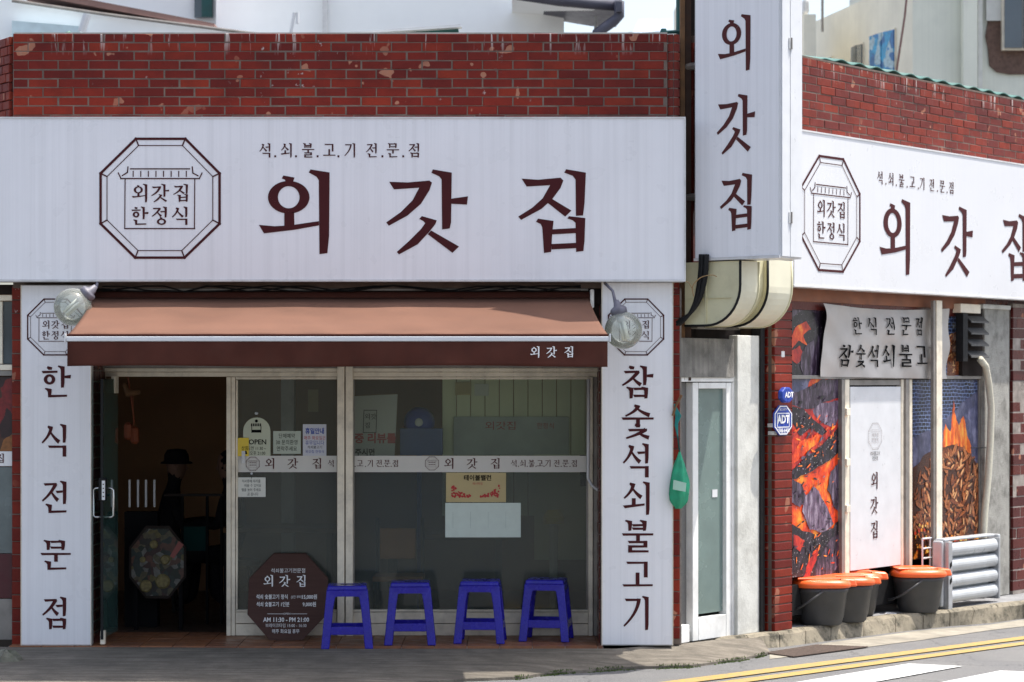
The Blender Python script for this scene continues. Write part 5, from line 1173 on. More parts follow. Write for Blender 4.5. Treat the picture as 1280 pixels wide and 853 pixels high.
# ---------------------------------------------------------------- side shopfront with printed panes
YP = .04
sp = thing('poster_shopfront', 'side shopfront with white door between charcoal and grilled meat picture panes', 'shopfront', B, (B.x(1095), YP, 0))
a = B.P(990, 722, YP); b = B.P(1052, 472, YP)
cp = W(990, 1053, 473, 722, YP, YP + .02, 'picture_pane', 'glow', sp, 0)
W(990, 1052, 724, 770, YP - .01, YP + .04, 'plinth', 'black', sp, 0)
mp = W(1141, 1226, 475, 700, YP, YP + .02, 'picture_pane', 'grid', sp, 0)
u1 = W(990, 1060, 377, 471, YP, YP + .02, 'upper_pane', 'char', sp, 0); u2 = W(1178, 1205, 383, 471, YP, YP + .02, 'upper_pane', 'grid', sp, 0)
rj = random.Random(77)
def rough_(poly):
    out = list(poly)
    for it in range(3):
        nx_ = []
        for p, r in zip(out, out[1:] + out[:1]):
            d = math.hypot(r[0] - p[0], r[1] - p[1]); nx_ += [p]
            if d > 1.5 and not (abs(p[0] - r[0]) < .01): nx_.append(((p[0] + r[0]) / 2 + rj.gauss(0, .07) * d * .5, (p[1] + r[1]) / 2 + rj.gauss(0, .07) * d))
        out = nx_
    xs = [p[0] for p in poly]; ys = [p[1] for p in poly]
    return [(min(max(x, min(xs)), max(xs)), min(max(y, min(ys)), max(ys))) for x, y in out]
def pic(poly, m, k, par):
    poly = rough_(poly); return MB().poly([B.P(x, y, YP - .0015 - .0006 * k) for x, y in poly]).build('print_shape', m, par)
for k, (m, poly) in enumerate((('smoke', [(990,473),(1014,473),(1006,488),(990,494)]), ('glowr', [(990,506),(1053,490),(1053,545),(1010,575),(990,590)]), ('ash2', [(990,492),(1010,484),(1030,474),(1053,473),(1053,497),(1030,503),(1008,512),(990,507)]), ('ash', [(1016,513),(1032,503),(1050,500),(1052,517),(1043,536),(1030,530),(1020,522)]),
    ('glow', [(990,570),(1000,552),(1014,548),(1030,540),(1040,537),(1020,556),(1002,572),(990,580)]), ('char', [(990,508),(1003,510),(1016,524),(1034,540),(1028,545),(1012,536),(1000,545),(990,528)]),
    ('char', [(990,588),(1004,574),(1022,560),(1040,545),(1053,530),(1053,561),(1030,580),(1010,592),(990,600)]), ('ash2', [(990,598),(1003,606),(1008,620),(1000,634),(990,628)]), ('ash', [(1006,622),(1016,608),(1024,614),(1034,634),(1042,655),(1030,666),(1012,662),(1003,640)]),
    ('ash2', [(1038,590),(1053,574),(1053,646),(1044,636),(1034,612)]), ('char', [(990,655),(1003,664),(1022,668),(1042,660),(1053,648),(1053,722),(990,722)]), ('glowr', [(1004,722),(1011,700),(1024,683),(1019,704),(1012,722)]), ('ash2', [(1022,700),(1040,672),(1053,668),(1053,700),(1030,722),(1018,722)]), ('glowr', [(992,668),(1006,676),(1000,690),(992,684)]))): pic(poly, m, k, cp)
for k, (m, poly) in enumerate((('ash2', [(990,377),(1024,379),(1024,392),(1004,388),(990,396)]), ('glow', [(994,410),(1008,402),(1014,412),(1004,420),(1010,432),(998,426),(990,436),(990,420)]), ('glowr', [(990,438),(1000,432),(1006,446),(996,455),(990,450)]), ('ash2', [(1008,432),(1024,420),(1024,471),(1004,471),(1000,458)]))): pic(poly, m, k, u1)
fk = {m: MB() for m in ('ash', 'ash2', 'char', 'glow', 'flame')}
for n_ in range(240):
    m = rj.choice(('ash', 'ash2', 'ash2', 'char', 'char', 'glow', 'flame')); x = rj.uniform(991.5, 1051.5)
    y = rj.uniform(478, 718) if m in ('ash', 'ash2', 'char') else rj.choice((rj.gauss(570, 22), rj.gauss(540, 14), rj.gauss(690, 12)))
    y = min(max(y, 476), 719); L_ = rj.uniform(3, 13) if m != 'ash' else rj.uniform(1, 5); w_ = L_ * rj.uniform(.12, .35); an = rj.gauss(-.7, .5); c_, s_ = math.cos(an), math.sin(an); k_ = 7
    fk[m].poly([B.P(min(max(x + (a * c_ - b * s_) * .6, 990.3), 1052.4), min(max(y + a * s_ + b * c_, 474), 721), YP - .0115 - n_ * .00001) for a, b in [(L_ / 2 * math.cos(q * 6.283 / k_) * rj.uniform(.7, 1.2), w_ / 2 * math.sin(q * 6.283 / k_) * rj.uniform(.5, 1.4)) for q in range(k_)]])
for m, q in fk.items(): q.build('fleck_print', m, cp, kind='stuff')
# meat heap over flames, printed on the right panes
pic([(1141,548),(1156,540),(1172,536),(1186,520),(1200,506),(1214,496),(1226,488),(1226,610),(1141,610)], 'smoke', 0, mp)
pic([(1178,560),(1182,530),(1188,540),(1192,498),(1199,532),(1204,520),(1209,545),(1214,570),(1200,590),(1180,590)], 'flame', 1, mp)
heap = lambda x: 556 + ((x - 1192) / 36.0) ** 2 * 32 if x > 1150 else 592 - (x - 1141) * .6
rn = random.Random(21); gps = {k: MB() for k in range(5)}; eps = {k: MB() for k in range(4)}
pic([(1141,585),(1150,578),(1160,566),(1175,560),(1190,556),(1205,560),(1216,572),(1226,590),(1226,700),(1141,700)], 'meat0', 2, mp)
for n_ in range(330):
    x = rn.uniform(1143, 1224); t0 = heap(x); y = t0 + 3 + (672 - t0) * rn.random() ** .9
    L_, w_ = rn.uniform(8, 20), rn.uniform(2.6, 5); an = rn.gauss(1.2, .6) if x < 1190 else rn.gauss(1.9, .6); c_, s_ = math.cos(an), math.sin(an); bn_ = rn.uniform(-.25, .25)
    pts = []
    for t_, wv in ((-.5, .3), (-.25, .9), (0, 1), (.25, .9), (.5, .3)): pts.append((t_ * L_, w_ * wv / 2 + bn_ * L_ * (.25 - t_ * t_)))
    for t_, wv in ((.5, .3), (.25, .9), (0, 1), (-.25, .9), (-.5, .3)): pts.append((t_ * L_, -w_ * wv / 2 + bn_ * L_ * (.25 - t_ * t_)))
    pp_ = [(min(max(x + (a * c_ - b * s_) * .62, 1141.5), 1225.5), min(y + a * s_ + b * c_, 698)) for a, b in pts]
    gi = rn.choice((1, 1, 2, 2, 2, 4, 4)); cx_, cy_ = sum(p[0] for p in pp_) / 10, sum(p[1] for p in pp_) / 10
    gps[0].poly([B.P(min(max(a + .4, 1141.5), 1225.5), min(b + 1.6, 698.5), YP - .0035 - n_ * .000015) for a, b in pp_])
    gps[gi].poly([B.P(a, b, YP - .0035 - n_ * .000015 - .000005) for a, b in pp_])
    gps[3].poly([B.P(min(max(cx_ + (a - cx_) * .55 + .3, 1141.5), 1225.5), cy_ + (b - cy_) * .6 - .8, YP - .0035 - n_ * .000015 - .00001) for a, b in pp_] if rn.random() < .3 else [B.P(cx_, cy_, YP), B.P(cx_ + .1, cy_, YP), B.P(cx_, cy_ + .1, YP)])
for n_ in range(260):
    x = rn.uniform(1143, 1224); y = 698 - 34 * rn.random() ** 1.3 * (1.3 if x < 1165 else .8); r_ = rn.uniform(1.2, 3)
    eps[rn.randrange(4)].poly([B.P(min(max(x + r_ * .55 * math.cos(a * 1.05), 1141.5), 1225.5), min(y + r_ * math.sin(a * 1.05), 699.5), YP - .0105 - n_ * .000012) for a in range(6)])
for k, q in gps.items(): q.build('meat_strip_print', 'meat%d' % k, mp, kind='stuff')
for k, q in eps.items(): q.build('ember_print', 'ember%d' % k, mp, kind='stuff')
q_ = {k: MB() for k in range(5)}
pic([(1184,440),(1190,418),(1204.5,412),(1204.5,470),(1184,470)], 'meat1', 0, u2)
for n_ in range(90):
    x = rn.uniform(1186, 1203); y = rn.uniform(416, 468); L_, w_ = rn.uniform(4, 9), rn.uniform(1.2, 2.4); an = rn.uniform(0, 3); c_, s_ = math.cos(an), math.sin(an)
    q_[rn.randrange(5)].poly([B.P(min(max(x + (a * c_ - b * s_) * .6, 1184), 1204.4), y + a * s_ + b * c_, YP - .0025 - n_ * .00001) for a, b in ((-L_ / 2, 0), (-L_ / 4, w_ / 2), (L_ / 4, w_ / 2), (L_ / 2, 0), (L_ / 4, -w_ / 2), (-L_ / 4, -w_ / 2))])
for k, q in q_.items(): q.build('meat_strip_print', 'meat%d' % k, u2, kind='stuff')
W(1061, 1177, 377, 471, YP + .01, YP + .03, 'upper_pane', 'dark', sp, 0)
W(990, 1235, 470, 474, YP - .03, YP + .03, 'transom', 'alud', sp); W(990, 1232, 372, 376.5, YP - .03, YP + .03, 'head_rail', mat('rusty_rail', (.28, .11, .06), .7, .2, 8), sp)
W(1052.5, 1056, 474.5, 760, YP - .04, YP + .03, 'mullion', 'alud', sp); W(1056.5, 1062, 474.5, 760, YP - .02, YP + .03, 'mullion', 'alu', sp)
W(1127, 1132, 474.5, 760, YP - .02, YP + .03, 'mullion', 'alu', sp); W(1132.5, 1136.5, 474.5, 760, YP - .04, YP + .03, 'mullion', 'alud', sp); W(1137, 1140.5, 474.5, 760, YP - .02, YP + .03, 'mullion', 'alu', sp)
W(1224.5, 1229, 474.5, 740, YP - .02, YP + .03, 'mullion', 'alud', sp); W(1141, 1230, 701, 760, YP - .01, YP + .04, 'plinth', 'black', sp)
W(1062.5, 1126.5, 475, 482, YP - .01, YP + .03, 'door_head', 'alud', sp)
dl = W(1063, 1126, 483.5, 714, YP - .02, YP + .01, 'door_panel', 'white', sp); W(1063, 1126, 716, 762, YP - .01, YP + .02, 'door_kick_plate', 'black', sp)
q = MB(); yq = YP - .024; x, _, z = B.P(1094, 545.5, yq); hh = B.z(1094, 529, yq) - B.z(1094, 562, yq); logo(q, x, z, hh, hh, yq, lw=.8); q.build('emblem', mat('grey_print', (.30, .27, .27), .5), dl)
for i, (y0, y1) in enumerate(((590, 612), (621, 643), (651, 674))): bl('외갓집'[i], 1093, y0, y1, dl, yq, 'print', asp=.9)
for s_, py in (('석쇠불고기', 567.5), ('전문점', 573.5)):
    x, _, z = B.P(1094, py, yq); text_obj('writing', s_, .04, 'ink', dl, x, z, yq, .9)
for py in (515, 578, 636): a = B.P(1059, py, YP - .03); B1(a[0] - .03, a[0] + .03, YP - .045, YP - .021, a[2] - .03, a[2] + .03).build('door_hinge', 'alu', sp, bevel=.003)
# standing post in front
pp = thing('steel_post', 'tall pale steel post standing before the meat picture pane', 'post', B, (B.x(1172, -.12), -.12, 0))
W(1167, 1170.5, 376, 800, -.10, -.07, 'post_flange', 'alud', pp, .002); W(1171, 1178, 376, 800, -.11, -.07, 'post_face', 'alu', pp, .004)
# banner
bnr = thing('cloth_banner', 'slack white cloth banner with two lines of dark Korean brush writing above the white door', 'banner', B, (B.x(1095, .0), .0, 2.3))
c00, c10, c11, c01 = B.P(1024, 471, 0), B.P(1184, 474, 0), B.P(1184, 386, 0), B.P(1026, 379.5, 0)
def bnf(u, v):
    xx = [c00[k] * (1 - u) * (1 - v) + c10[k] * u * (1 - v) + c11[k] * u * v + c01[k] * (1 - u) * v for k in range(3)]
    edge = -.05 * math.sin(v * math.pi) * max(0, 1 - u * 8) * -1 + .05 * (1 if False else 0)
    sag = .012 * math.sin(u * 14 + v * 4) * (1 - .3 * v) + .02 * math.sin(u * math.pi) * v * math.sin(v * 7) + .010 * math.sin(u * 9 - v * 9) + .006 * math.sin(u * 31 + v * 12)
    return (xx[0] + edge * 1.2 - .03 * math.sin(v * 6.28) * max(0, 1 - u * 6), xx[1] - .012 + sag, xx[2] - .03 * math.sin(u * math.pi) * v)
MB().grid(bnf, 60, 24).build('cloth', mat('grey_white_cloth', (.50, .47, .44), .85, .10, 3, dirt=.3, dirtcol=(.3, .27, .24)), bnr, smooth=True)
def bnl(ch, px, y0, y1):
    x, _, z = B.P(px, y0, 0); z2 = B.z(px, y1, 0); q = MB(); glyph(q, ch, x, z, z - z2, 0, 1.12); out = []
    for vx, vy, vz in q.v:
        u = min(max((vx - c00[0]) / (c10[0] - c00[0]), 0), 1); lo = c00[2] * (1 - u) + c10[2] * u; hi = c01[2] * (1 - u) + c11[2] * u; v = min(max((vz - lo) / (hi - lo), 0), 1)
        out.append((vx, bnf(u, v)[1] - .013 + vy, vz))
    q.v = out; q.build('letter', 'ink', bnr)
for i, ch in enumerate('한식전문점'):
    bnl(ch, 1068 + i * 19.5, 396.5, 418.5 + i * .4)
for i, ch in enumerate('참숯석쇠불고기'):
    bnl(ch, 1053 + i * 19, 431, 459)
# louvred vent, hose, stucco column, far brick column
lv = thing('exhaust_vent', 'sooty black louvred exhaust vent at the top of the grey column', 'vent', B, (B.x(1216, .0), .0, 2.1))
W(1203, 1228, 383, 470, .0, .04, 'back_plate', 'dark', lv, 0); W(1201, 1226, 381, 391, -.06, .04, 'hood_top', 'alu', lv)
W(1204, 1210, 392, 452, -.075, .0, 'side_cheek', 'black', lv)
for k in range(4):
    z = B.z(1218, 402 + k * 14.5, -.05); x0_, x1_ = B.x(1210, -.05), B.x(1232, -.05)
    MB().prism([(x0_, -.02, z + .05), (x0_, -.085, z + .0), (x0_, -.085, z - .014), (x0_, -.02, z + .035)], (x1_ - x0_, 0, 0)).build('slat', mat('sooty_metal', (.06, .06, .06), .45) if k == 0 else bpy.data.materials['sooty_metal'], lv)
sc = thing('stucco_column', 'rough grey stucco column with soot stain beside the meat picture pane', 'column', B, (B.x(1245), 0, 0))
W(1231, 1262, 386, 760, -.02, .3, 'shaft', 'stucco', sc, .01); W(1229.5, 1264, 382, 386, -.05, .3, 'cap', 'concwall', sc, .01)
W(1262.5, 1266, 386, 760, .04, .3, 'gap_strip', 'black', sc, 0)
hsx = thing('drain_hose', 'cream wrapped air conditioner hose running down the grey column', 'hose', B, B.P(1235, 520, -.08))
MB().tube([B.P(1225, 449, -.1), B.P(1232, 458, -.1), B.P(1236, 480, -.08), B.P(1239, 510, -.08), B.P(1238, 550, -.08), B.P(1235, 600, -.08), B.P(1231, 640, -.08), B.P(1229, 675, -.08), B.P(1228, 700, -.08)], .032, 10).build('hose', mat('cream_wrap', (.55, .52, .42), .7, .1, 40, bump=.4), hsx, smooth=True)
MB().tube([B.P(1213, 560, .0), B.P(1239, 560, -.06)], .004, 6).build('clip_wire', 'black', hsx)
s2, s3 = B.x(1266.5, -.04), B.x(1266.5, -.04) + .62
fb_ = thing('brick_pillar', 'dark maroon brick pillar at the right edge of the picture', 'brick column', B, (s2, -.04, 0))
B1(s2 + .003, s3, -.036, .3, 0, 2.72).build('mortar_core', 'mortard', fb_)
bricks(fb_, s2, s3, .0, 2.69, .0985, .31, -.008, 'brickD', seed=3)
# ---------------------------------------------------------------- bins
def bin_(px, pyb, w_, label, yaw=0, first=None, dy=.16):
    g = G(px, pyb)
    y_ = .16
    loc = Vector((g[0], g[1] + dy, 0))
    if first is not None:
        t = copy_tree(first); t.location = loc; t.rotation_euler = (0, 0, yaw); t['label'] = label; return t
    t = thing('food_waste_bin', label, 'bin', A, (0, 0, 0), group='orange lidded grey bins on the pavement')
    q = MB(); q.lathe((0, 0, 0), [(.135, 0), (.148, .012), (.158, .05), (.162, .055), (.190, .245), (.196, .25), (.200, .285)], 32, ex=2.6, sx=1.0, sy=.86); q.build('bucket', 'binbody', t, smooth=True)
    q = MB(); q.lathe((0, 0, .286), [(.206, 0), (.216, .004), (.218, .03), (.200, .052), (.12, .072), (.03, .078)], 36, ex=2.8, sx=1.0, sy=.86); q.build('lid', 'binlid', t, smooth=True)
    q = MB(); q.hexa([(.13, -.085, .288), (.262, -.06, .288), (.262, .06, .288), (.13, .085, .288)], [(.14, -.075, .352), (.25, -.05, .342), (.25, .05, .342), (.14, .075, .352)]); q.build('lid_latch', 'binlid', t, bevel=.014, seg=3)
    B1(.118, .126, -.12, .12, .33, .353).build('lid_gap', 'ink', t)
    q = MB(); q.box(-.2, .12, -.12, .12, .345, .362); q.build('lid_panel', 'binlid', t, bevel=.012, seg=3)
    q = MB(); pts = [(-.02, -.175, .265), (-.10, -.195, .21), (-.18, -.17, .15), (-.235, -.09, .11), (-.25, 0, .10), (-.235, .09, .11), (-.18, .17, .15), (-.10, .195, .21), (-.02, .175, .265)]; q.tube(pts, .009, 8); q.build('handle', 'binbody', t, smooth=True)
    t.scale = (1.1, 1.1, 1.08); t.location = loc; t.rotation_euler = (0, 0, yaw); return t
b1 = bin_(1030, 783, .36, 'front left orange lidded bin, nearest the brick pillar', .05)
bin_(1061, 779, .36, 'orange lidded bin directly behind the front left one', .02, b1)
bin_(1071, 772, .36, 'third orange lidded bin, rearmost and half hidden in the cluster of three', -.05, b1)
bin_(1146, 764, .36, 'orange lidded bin standing alone beside the steel post', .12, b1, -.06)
g = G(1010, 774)
t = thing('plastic_container', 'white jerrycan with yellow cap behind the front left bin', 'container', A, (g[0], g[1] + .4, 0)); x, y = g[0], g[1] + .42
MB().lathe((x, y, 0), [(.10, 0), (.13, .02), (.13, .30), (.10, .35), (.04, .37)], 24, ex=4, sx=1.25).build('body', mat('milky_plastic', (.55, .56, .55), .35), t, smooth=True)
MB().lathe((x + .02, y, .37), [(.035, 0), (.035, .03), (.03, .035)], 16).build('cap', mat('amber_cap', (.7, .35, .03), .4), t, smooth=True)
g = G(990, 778); x, y = g[0] + .0, g[1] + .25
t = thing('plastic_bucket', 'pale bucket with grey rim squeezed between brick pillar and bins', 'bucket', A, (x, y, 0))
MB().lathe((x, y, 0), [(.09, 0), (.125, .30), (.13, .30)], 24).build('body', mat('bucket_grey', (.45, .46, .46), .4), t, smooth=True); MB().lathe((x, y, .30), [(.135, 0), (.14, .02), (.10, .035), (.02, .04)], 24).build('lid', 'white', t, smooth=True)
g = G(1085, 760); x, y = g[0], g[1] + .25
t = thing('plastic_bag', 'crumpled white plastic bag lying over the containers behind the bins', 'bag', A, (x, y, .3))
MB().grid(rock((x - .10, y, .40), .17, .12, .05, 12), 20, 12).build('bag', 'white', t, smooth=True)
# ---------------------------------------------------------------- wire basket and slatted rack
s_ = B.x(1160, -.05)
t = thing('wire_rack', 'white plastic wire basket rack partly hidden behind the steel post', 'rack', B, (s_, -.1, .55))
x0_, x1_ = B.x(1153, -.08), B.x(1168, -.08); z0_, z1_ = B.z(1160, 722, -.08), B.z(1160, 673, -.08)
for z in [z0_ + (z1_ - z0_) * k / 4 for k in range(5)]: MB().tube([(x0_, -.08, z), (x1_ + .05, -.08, z)], .009, 6).build('rail', 'white', t)
for x in (x0_, (x0_ + x1_) / 2 + .03, x1_ + .03): MB().tube([(x, -.08, 0), (x, -.08, z1_)], .009, 6).build('upright', 'white', t)
yk = -.26
x0_ = B.x(1180, yk); x1_ = B.x(1250, yk); z1_ = B.z(1200, 673, yk)
rk = thing('slatted_rack', 'silver grey plastic rack with four rounded horizontal bars on the pavement', 'rack', B, ((x0_ + x1_) / 2, yk, 0))
xA, xB = x0_ + .12, x1_ - .06
B1(xA + .01, xB - .005, yk + .08, yk + .11, .04, z1_ - .04).build('back_panel', 'slat', rk, bevel=.01)
B1(x0_ - .0, x0_ + .045, yk + .02, yk + .12, .02, z1_ - .01).build('outer_side', 'slat', rk, bevel=.02, seg=3)
B1(x0_ + .048, xA, yk - .02, yk + .10, .0, z1_ - .02).build('end_plate', 'steel', rk, bevel=.005)
for zz_ in (.22, .36): MB().prism([(x0_ + .07, yk - .024, zz_), (x0_ + .10, yk - .024, zz_ + .02), (x0_ + .10, yk - .024, zz_ + .06), (x0_ + .07, yk - .024, zz_ + .04)], (0, .003, 0)).build('hand_slot', 'ink', rk)
B1(xB, xB + .03, yk - .02, yk + .10, .03, z1_ - .03).build('end_plate', 'steel', rk, bevel=.005); B1(xB + .033, xB + .075, yk, yk + .12, .05, z1_).build('outer_side', 'slat', rk, bevel=.015, seg=3)
B1(x0_ + .05, xB, yk + .02, yk + .12, z1_ - .018, z1_ + .004).build('top_panel', 'slat', rk, bevel=.01)
hb = (z1_ - .07) / 4
for k in range(4):
    zc0 = .045 + k * hb; n = 10
    prof = [(yk + .12, zc0 + .012)] + [(yk + .05 - .065 * math.sin(math.pi * (.06 + .88 * i / n)), zc0 + hb * .47 - (hb * .44) * math.cos(math.pi * i / n)) for i in range(n + 1)] + [(yk + .12, zc0 + hb - .02)]
    MB().prism([(xA + .002, p[0], p[1]) for p in prof], (xB - xA - .004, 0, 0)).build('bar', 'slat', rk, smooth=False)
# ---------------------------------------------------------------- background
W_ = Frame(-10, 12, 0)
# left white house, far behind the parapet
wh = thing('white_house', 'bright white rendered house with slate eave behind the front parapet', 'house', loc=(-6, 12, 0))
def bg(px0, px1, py0, py1, y0, y1, name, m, par, bev=0): a = A.P(px0, py1, y0); b = A.P(px1, py0, y0); return B1(a[0], b[0], y0, y1, a[2], b[2]).build(name, m, par, bevel=bev)
yw = 12
bg(270, 705, -160, 120, yw, yw + 6, 'wall', 'bgwhite', wh); bg(403, 409, -160, 44, yw - .12, yw - .01, 'downpipe', 'edge', wh); bg(705, 707, -60, 44, yw + .5, yw + .6, 'post', 'alud', wh) if False else None
bg(20, 270, -160, 120, yw + .6, yw + 5, 'wall', 'bgwhite', wh)
wd = bg(243, 266, -60, 22, yw + .5, yw + .58, 'window', 'glassdark', wh); bg(252, 265, -60, 21, yw + .44, yw + .49, 'window_sash', 'greenp', wh)
pt = lambda px, py, y=yw: A.P(px, py, y)
y = yw - 1.2
MB().prism([pt(20, -18, y), pt(268, 29.5, y), pt(268, 36, y), pt(20, -10, y)][::-1], (0, 1.0, 0)).build('brown_trim', 'bgtrim', wh)
MB().prism([pt(-20, -4, y - .05), pt(325, 42, y - .05), pt(330, 70, y - .05), pt(-20, 70, y - .05)][::-1], (0, .9, 0)).build('porch_roof', 'bgwhite', wh)
MB().tube([pt(15, 1, y - .12), pt(130, 18, y - .12), pt(330, 44, y - .12)], .02).build('cable', 'alud', wh)
MB().prism([pt(15, 26, y - .3), pt(100, 33, y - .3), pt(100, 60, y - .3), pt(15, 60, y - .3)], (0, .2, 0)).build('lower_wall', mat('pale_blue_render', (.55, .68, .72), .8), wh)
bg(-40, 13, -60, 60, yw - .4, yw - .2, 'glazing', mat('pale_blue_pane', (.38, .50, .62), .2), wh)
for px in (-14, 13): bg(px, px + 3, -60, 60, yw - .55, yw - .41, 'glazing_bar', 'white', wh)
for py in (15, 33): bg(-40, 12, py, py + 1.5, yw - .53, yw - .42, 'glazing_bar', 'white', wh)
MB().tube([pt(102, 40, y - .4), pt(109, 18, y - .4)], .05).build('bracket_light', 'white', wh)
MB().tube([pt(363, 44, y), pt(368, 16, y), pt(372, 16, y), pt(372, 30, y)], .02).build('hook', 'white', wh)
# slate roof eave with gutter and downpipe
MB().prism([pt(652, -14, yw - 1.2), pt(778, -6, yw - 1.2), pt(777, 11, yw - 1.2), pt(745, 10, yw - 1.2), pt(655, -5, yw - 1.2)], (0, 1.5, 0)).build('roof', 'bgdark', wh)
MB().prism([pt(640, -2, yw - 1.1), pt(745, 12, yw - 1.1), pt(706, 25, yw + .3), pt(640, 20, yw + .3)], (0, 0, .03)).build('soffit', 'bgwhite', wh)
MB().tube([pt(646, -7, yw - 1.3), pt(700, 1, yw - 1.3), pt(776, 8, yw - 1.3)], .07, 10).build('gutter', 'bgdark', wh, smooth=True)
MB().tube([pt(774, 2, yw - 1.35), pt(774, 20, yw - 1.35), pt(768, 26, yw - 1.35), pt(746, 42, yw - 1.35), pt(742, 60, yw - 1.35)], .065, 10).build('rain_pipe', 'bgdark', wh, smooth=True)
MB().tube([pt(744.5, 20, yw - 1.2), pt(744.5, 60, yw - 1.2)], .02, 8).build('stay', 'alud', wh)
q = bg(770, 778, 1, 15, yw - 1.5, yw - 1.2, 'gutter_end_box', 'bgdark', wh, .01)
# low greenhouse edge behind the parapet
t = thing('roof_cover', 'low teal sheet roof cover with white trim behind the front parapet', 'roof cover', loc=pt(500, 40, 2))
MB().prism([pt(425, 43, 2), pt(573, 36, 2), pt(573, 60, 2), pt(425, 60, 2)], (0, .8, 0)).build('sheet', 'greenp', t)
MB().prism([pt(420, 41.5, 1.9), pt(575, 30.5, 1.9), pt(577, 34, 1.9), pt(420, 44, 1.9)], (0, .1, 0)).build('trim', 'white', t)
q = MB(); q.tube([A.P(40 + i * 6, 44.5 - 2.2 * math.sin(i * .9) - (2 if i > 4 else 0), .06) for i in range(9)], .012, 6)
tag(q.build('green_hose', mat('green_hose_plastic', (.02, .16, .09), .5), smooth=True), 'green hose lying along the top of the brick parapet at far left', 'hose')
# hazy glasshouse right of the eave
t = thing('glasshouse', 'pale blue glasshouse roof far behind the parapet against the sky', 'glasshouse', loc=pt(810, 40, 30))
for k in range(7): MB().prism([pt(790 + k * 7, 44 - k * 1.2, 30), pt(796.3 + k * 7, 43 - k * 1.2, 30), pt(804 + k * 6, 24, 32), pt(798.5 + k * 6, 25, 32)], (0, .05, 0)).build('pane', mat('hazy_pane', (.55, .66, .75), .3) if k == 0 else bpy.data.materials['hazy_pane'], t)
bg(786, 850, 40, 130, 31, 33, 'base_wall', 'bgwhite', t)
bg(845, 852, 8, 60, 20, 20.5, 'chimney_stub', 'bgcream', tag(thing('far_wall', 'cream wall end beside the teal pole', 'wall', loc=pt(848, 50, 20)), None))
# right cream building: receding wall and mint frontal wall
xc_, _, _ = A.P(1141, 100, 14.0)
cb = thing('cream_building', 'cream apartment building with blue window poster behind the side parapet', 'building', loc=(xc_, 14, 0))
ang = math.atan2(.975, -.22); C2 = Frame(xc_, 14.0, ang)   # local x runs back along the wall, outward side is +y... 
def CP(px, py, y=0): return C2.P(px, py, y)
def cw(px0, px1, py0t, py1t, py0b, py1b, y0, y1, name, m, par=cb):
    a, b = CP(px0, py0t, y0), CP(px1, py1t, y0); c, d = CP(px0, py0b, y0), CP(px1, py1b, y0)
    q = MB().prism([(a[0], y0, a[2]), (b[0], y0, b[2]), (d[0], y0, d[2]), (c[0], y0, c[2])], (0, y1 - y0, 0)); inv = cb.matrix_world.inverted() @ C2.M
    o = q.build(name, m, None, C2); o.parent = par; o.matrix_parent_inverse = Matrix(); o.matrix_world = C2.M; BASE[o.name] = (0, 0, 0)
    o.matrix_local = (A.M @ Matrix.Translation(BASE[cb.name])).inverted() @ C2.M if par is cb else Matrix()
    return o
cw(1141, 1008, -28, 32, 300, 300, 0, -.4, 'wall', 'bgcream')
def win(px0, px1, t0, t1, b0, b1, m):
    f_ = cw(px0, px1, t0, t1, b0, b1, .03, .0, 'window', 'alu')
    mx = (px0 + px1) / 2; mt, mb_ = (t0 + t1) / 2, (b0 + b1) / 2
    cw(px0 + (-1.5 if px1 < px0 else 1.5), mx + .6, t0 + 2.2, mt + 1.2, b0 - 1.6, mb_ - 1.6, .05, .031, 'pane', m, f_); cw(mx - .6, px1 + 1.5, mt + 1.4, t1 + 1.8, mb_ - 1.6, b1 - 1.6, .05, .031, 'pane', m, f_); return f_
bp_ = blotch('blue_window_print', [(.01, .30, .75), (.02, .50, .95), (.01, .22, .60), (.55, .80, .95), (.02, .40, .85)], 7)
win(1118, 1085, 35, 44, 92, 94, bp_)
w2_ = win(1078, 1062, 53, 58, 90, 92, 'glassdark'); win(1039, 1024, 70, 75, 95, 96, 'glassdark')
MB().tube([pt(1135, -20, 13.4), pt(1131, 20, 13.4), pt(1122, 80, 13.4), pt(1119, 100, 13.4)], .015).build('loose_cable', 'bgtrim', cb)
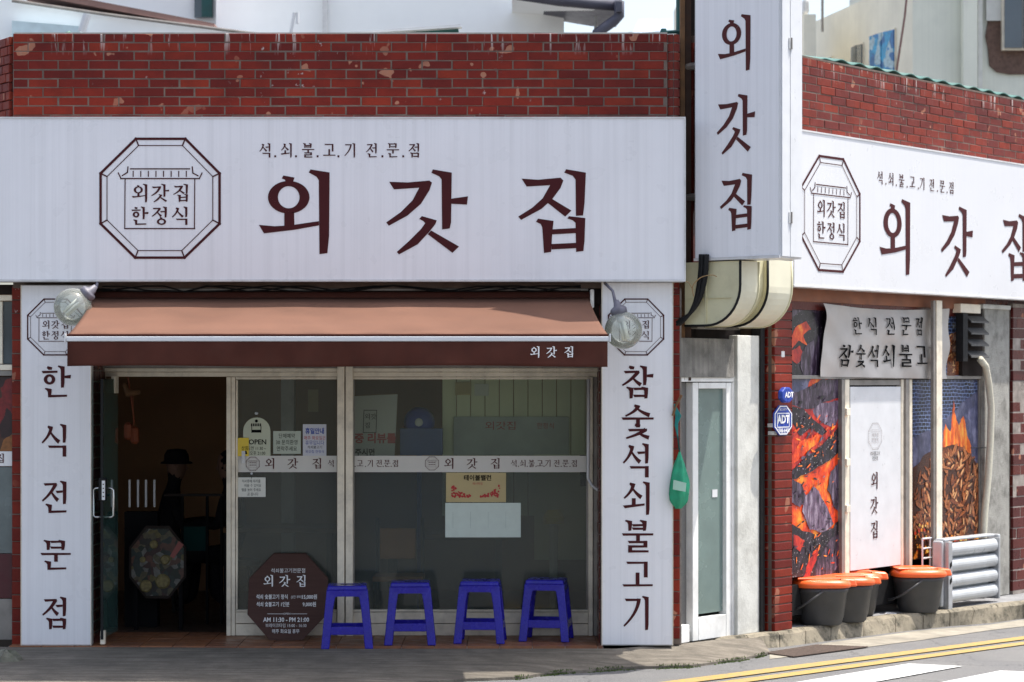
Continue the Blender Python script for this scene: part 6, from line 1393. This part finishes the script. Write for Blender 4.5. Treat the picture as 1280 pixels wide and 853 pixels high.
bg(1141, 1500, -200, 300, 14.0, 20, 'front_wall', 'bgmint', cb)
bg(1204, 1222, -200, 300, 13.8, 13.98, 'pilaster', 'bgmint', cb, .01); bg(1222.4, 1228, -200, 300, 13.88, 13.98, 'crack_strip', 'concwall', cb)
bg(1005, 1020, 18, 300, 15.5, 17, 'stair_block', 'bgcream', cb); bg(1004, 1012, -2, 17.5, 16, 16.6, 'water_tank', 'edge', cb, .05); MB().tube([pt(1028, 40, 17), pt(1028, -20, 17)], .02).build('antenna', 'alud', cb)
q = MB(); rn = random.Random(9); pts = []
for px, py in ((1234, -30), (1300, -30), (1300, 93), (1262, 93), (1246, 90), (1237, 82), (1235, 60), (1232, 45), (1235, 28), (1233, 5)): pts.append(pt(px, py, 13.96))
q.prism(pts, (0, .05, 0)).build('exposed_blockwork', 'rustbrick', cb)
bg(1233, 1253, -30, 26, 13.92, 13.95, 'grey_patch', 'concwall', cb)
wf = bg(1253, 1330, -60, 62.5, 13.85, 13.95, 'window', 'alu', cb); 
for a, b in ((1256, 1278), (1279.5, 1327)): bg(a, b, -58, 60, 13.82, 13.845, 'pane', 'glassdark', cb)
# green corrugated roof behind the side parapet
cr = thing('corrugated_roof', 'teal green corrugated sheet roof peeking over the side parapet', 'roof', B, (3, 1.2, 4.6))
q = MB()
def crf(u, v):
    x = 1.9 + u * 5.8; zz = 4.735 + .013 * math.sin(x * 2 * math.pi / .30); return (x, .26 + v * 1.6, zz - .0 + v * .28 - .35 * max(0, .12 - u) * 3)
q.grid(crf, 240, 3); q.build('sheet', 'corr', cr, smooth=True, solid=.012)
MB().box(1.9, 7.7, .28, .32, 4.55, 4.70).build('fascia', 'corr', cr)

g = G(1113, 768)
tag(MB().mesh([(g[0] - .05, g[1], .004), (g[0] + .05, g[1] - .02, .004), (g[0] + .06, g[1] + .06, .006), (g[0] - .02, g[1] + .08, .012)], [(0, 1, 2), (0, 2, 3)]).build('paper_scrap', 'whitep'), 'flat white paper scrap lying on the grey pavement before the bins', 'litter')
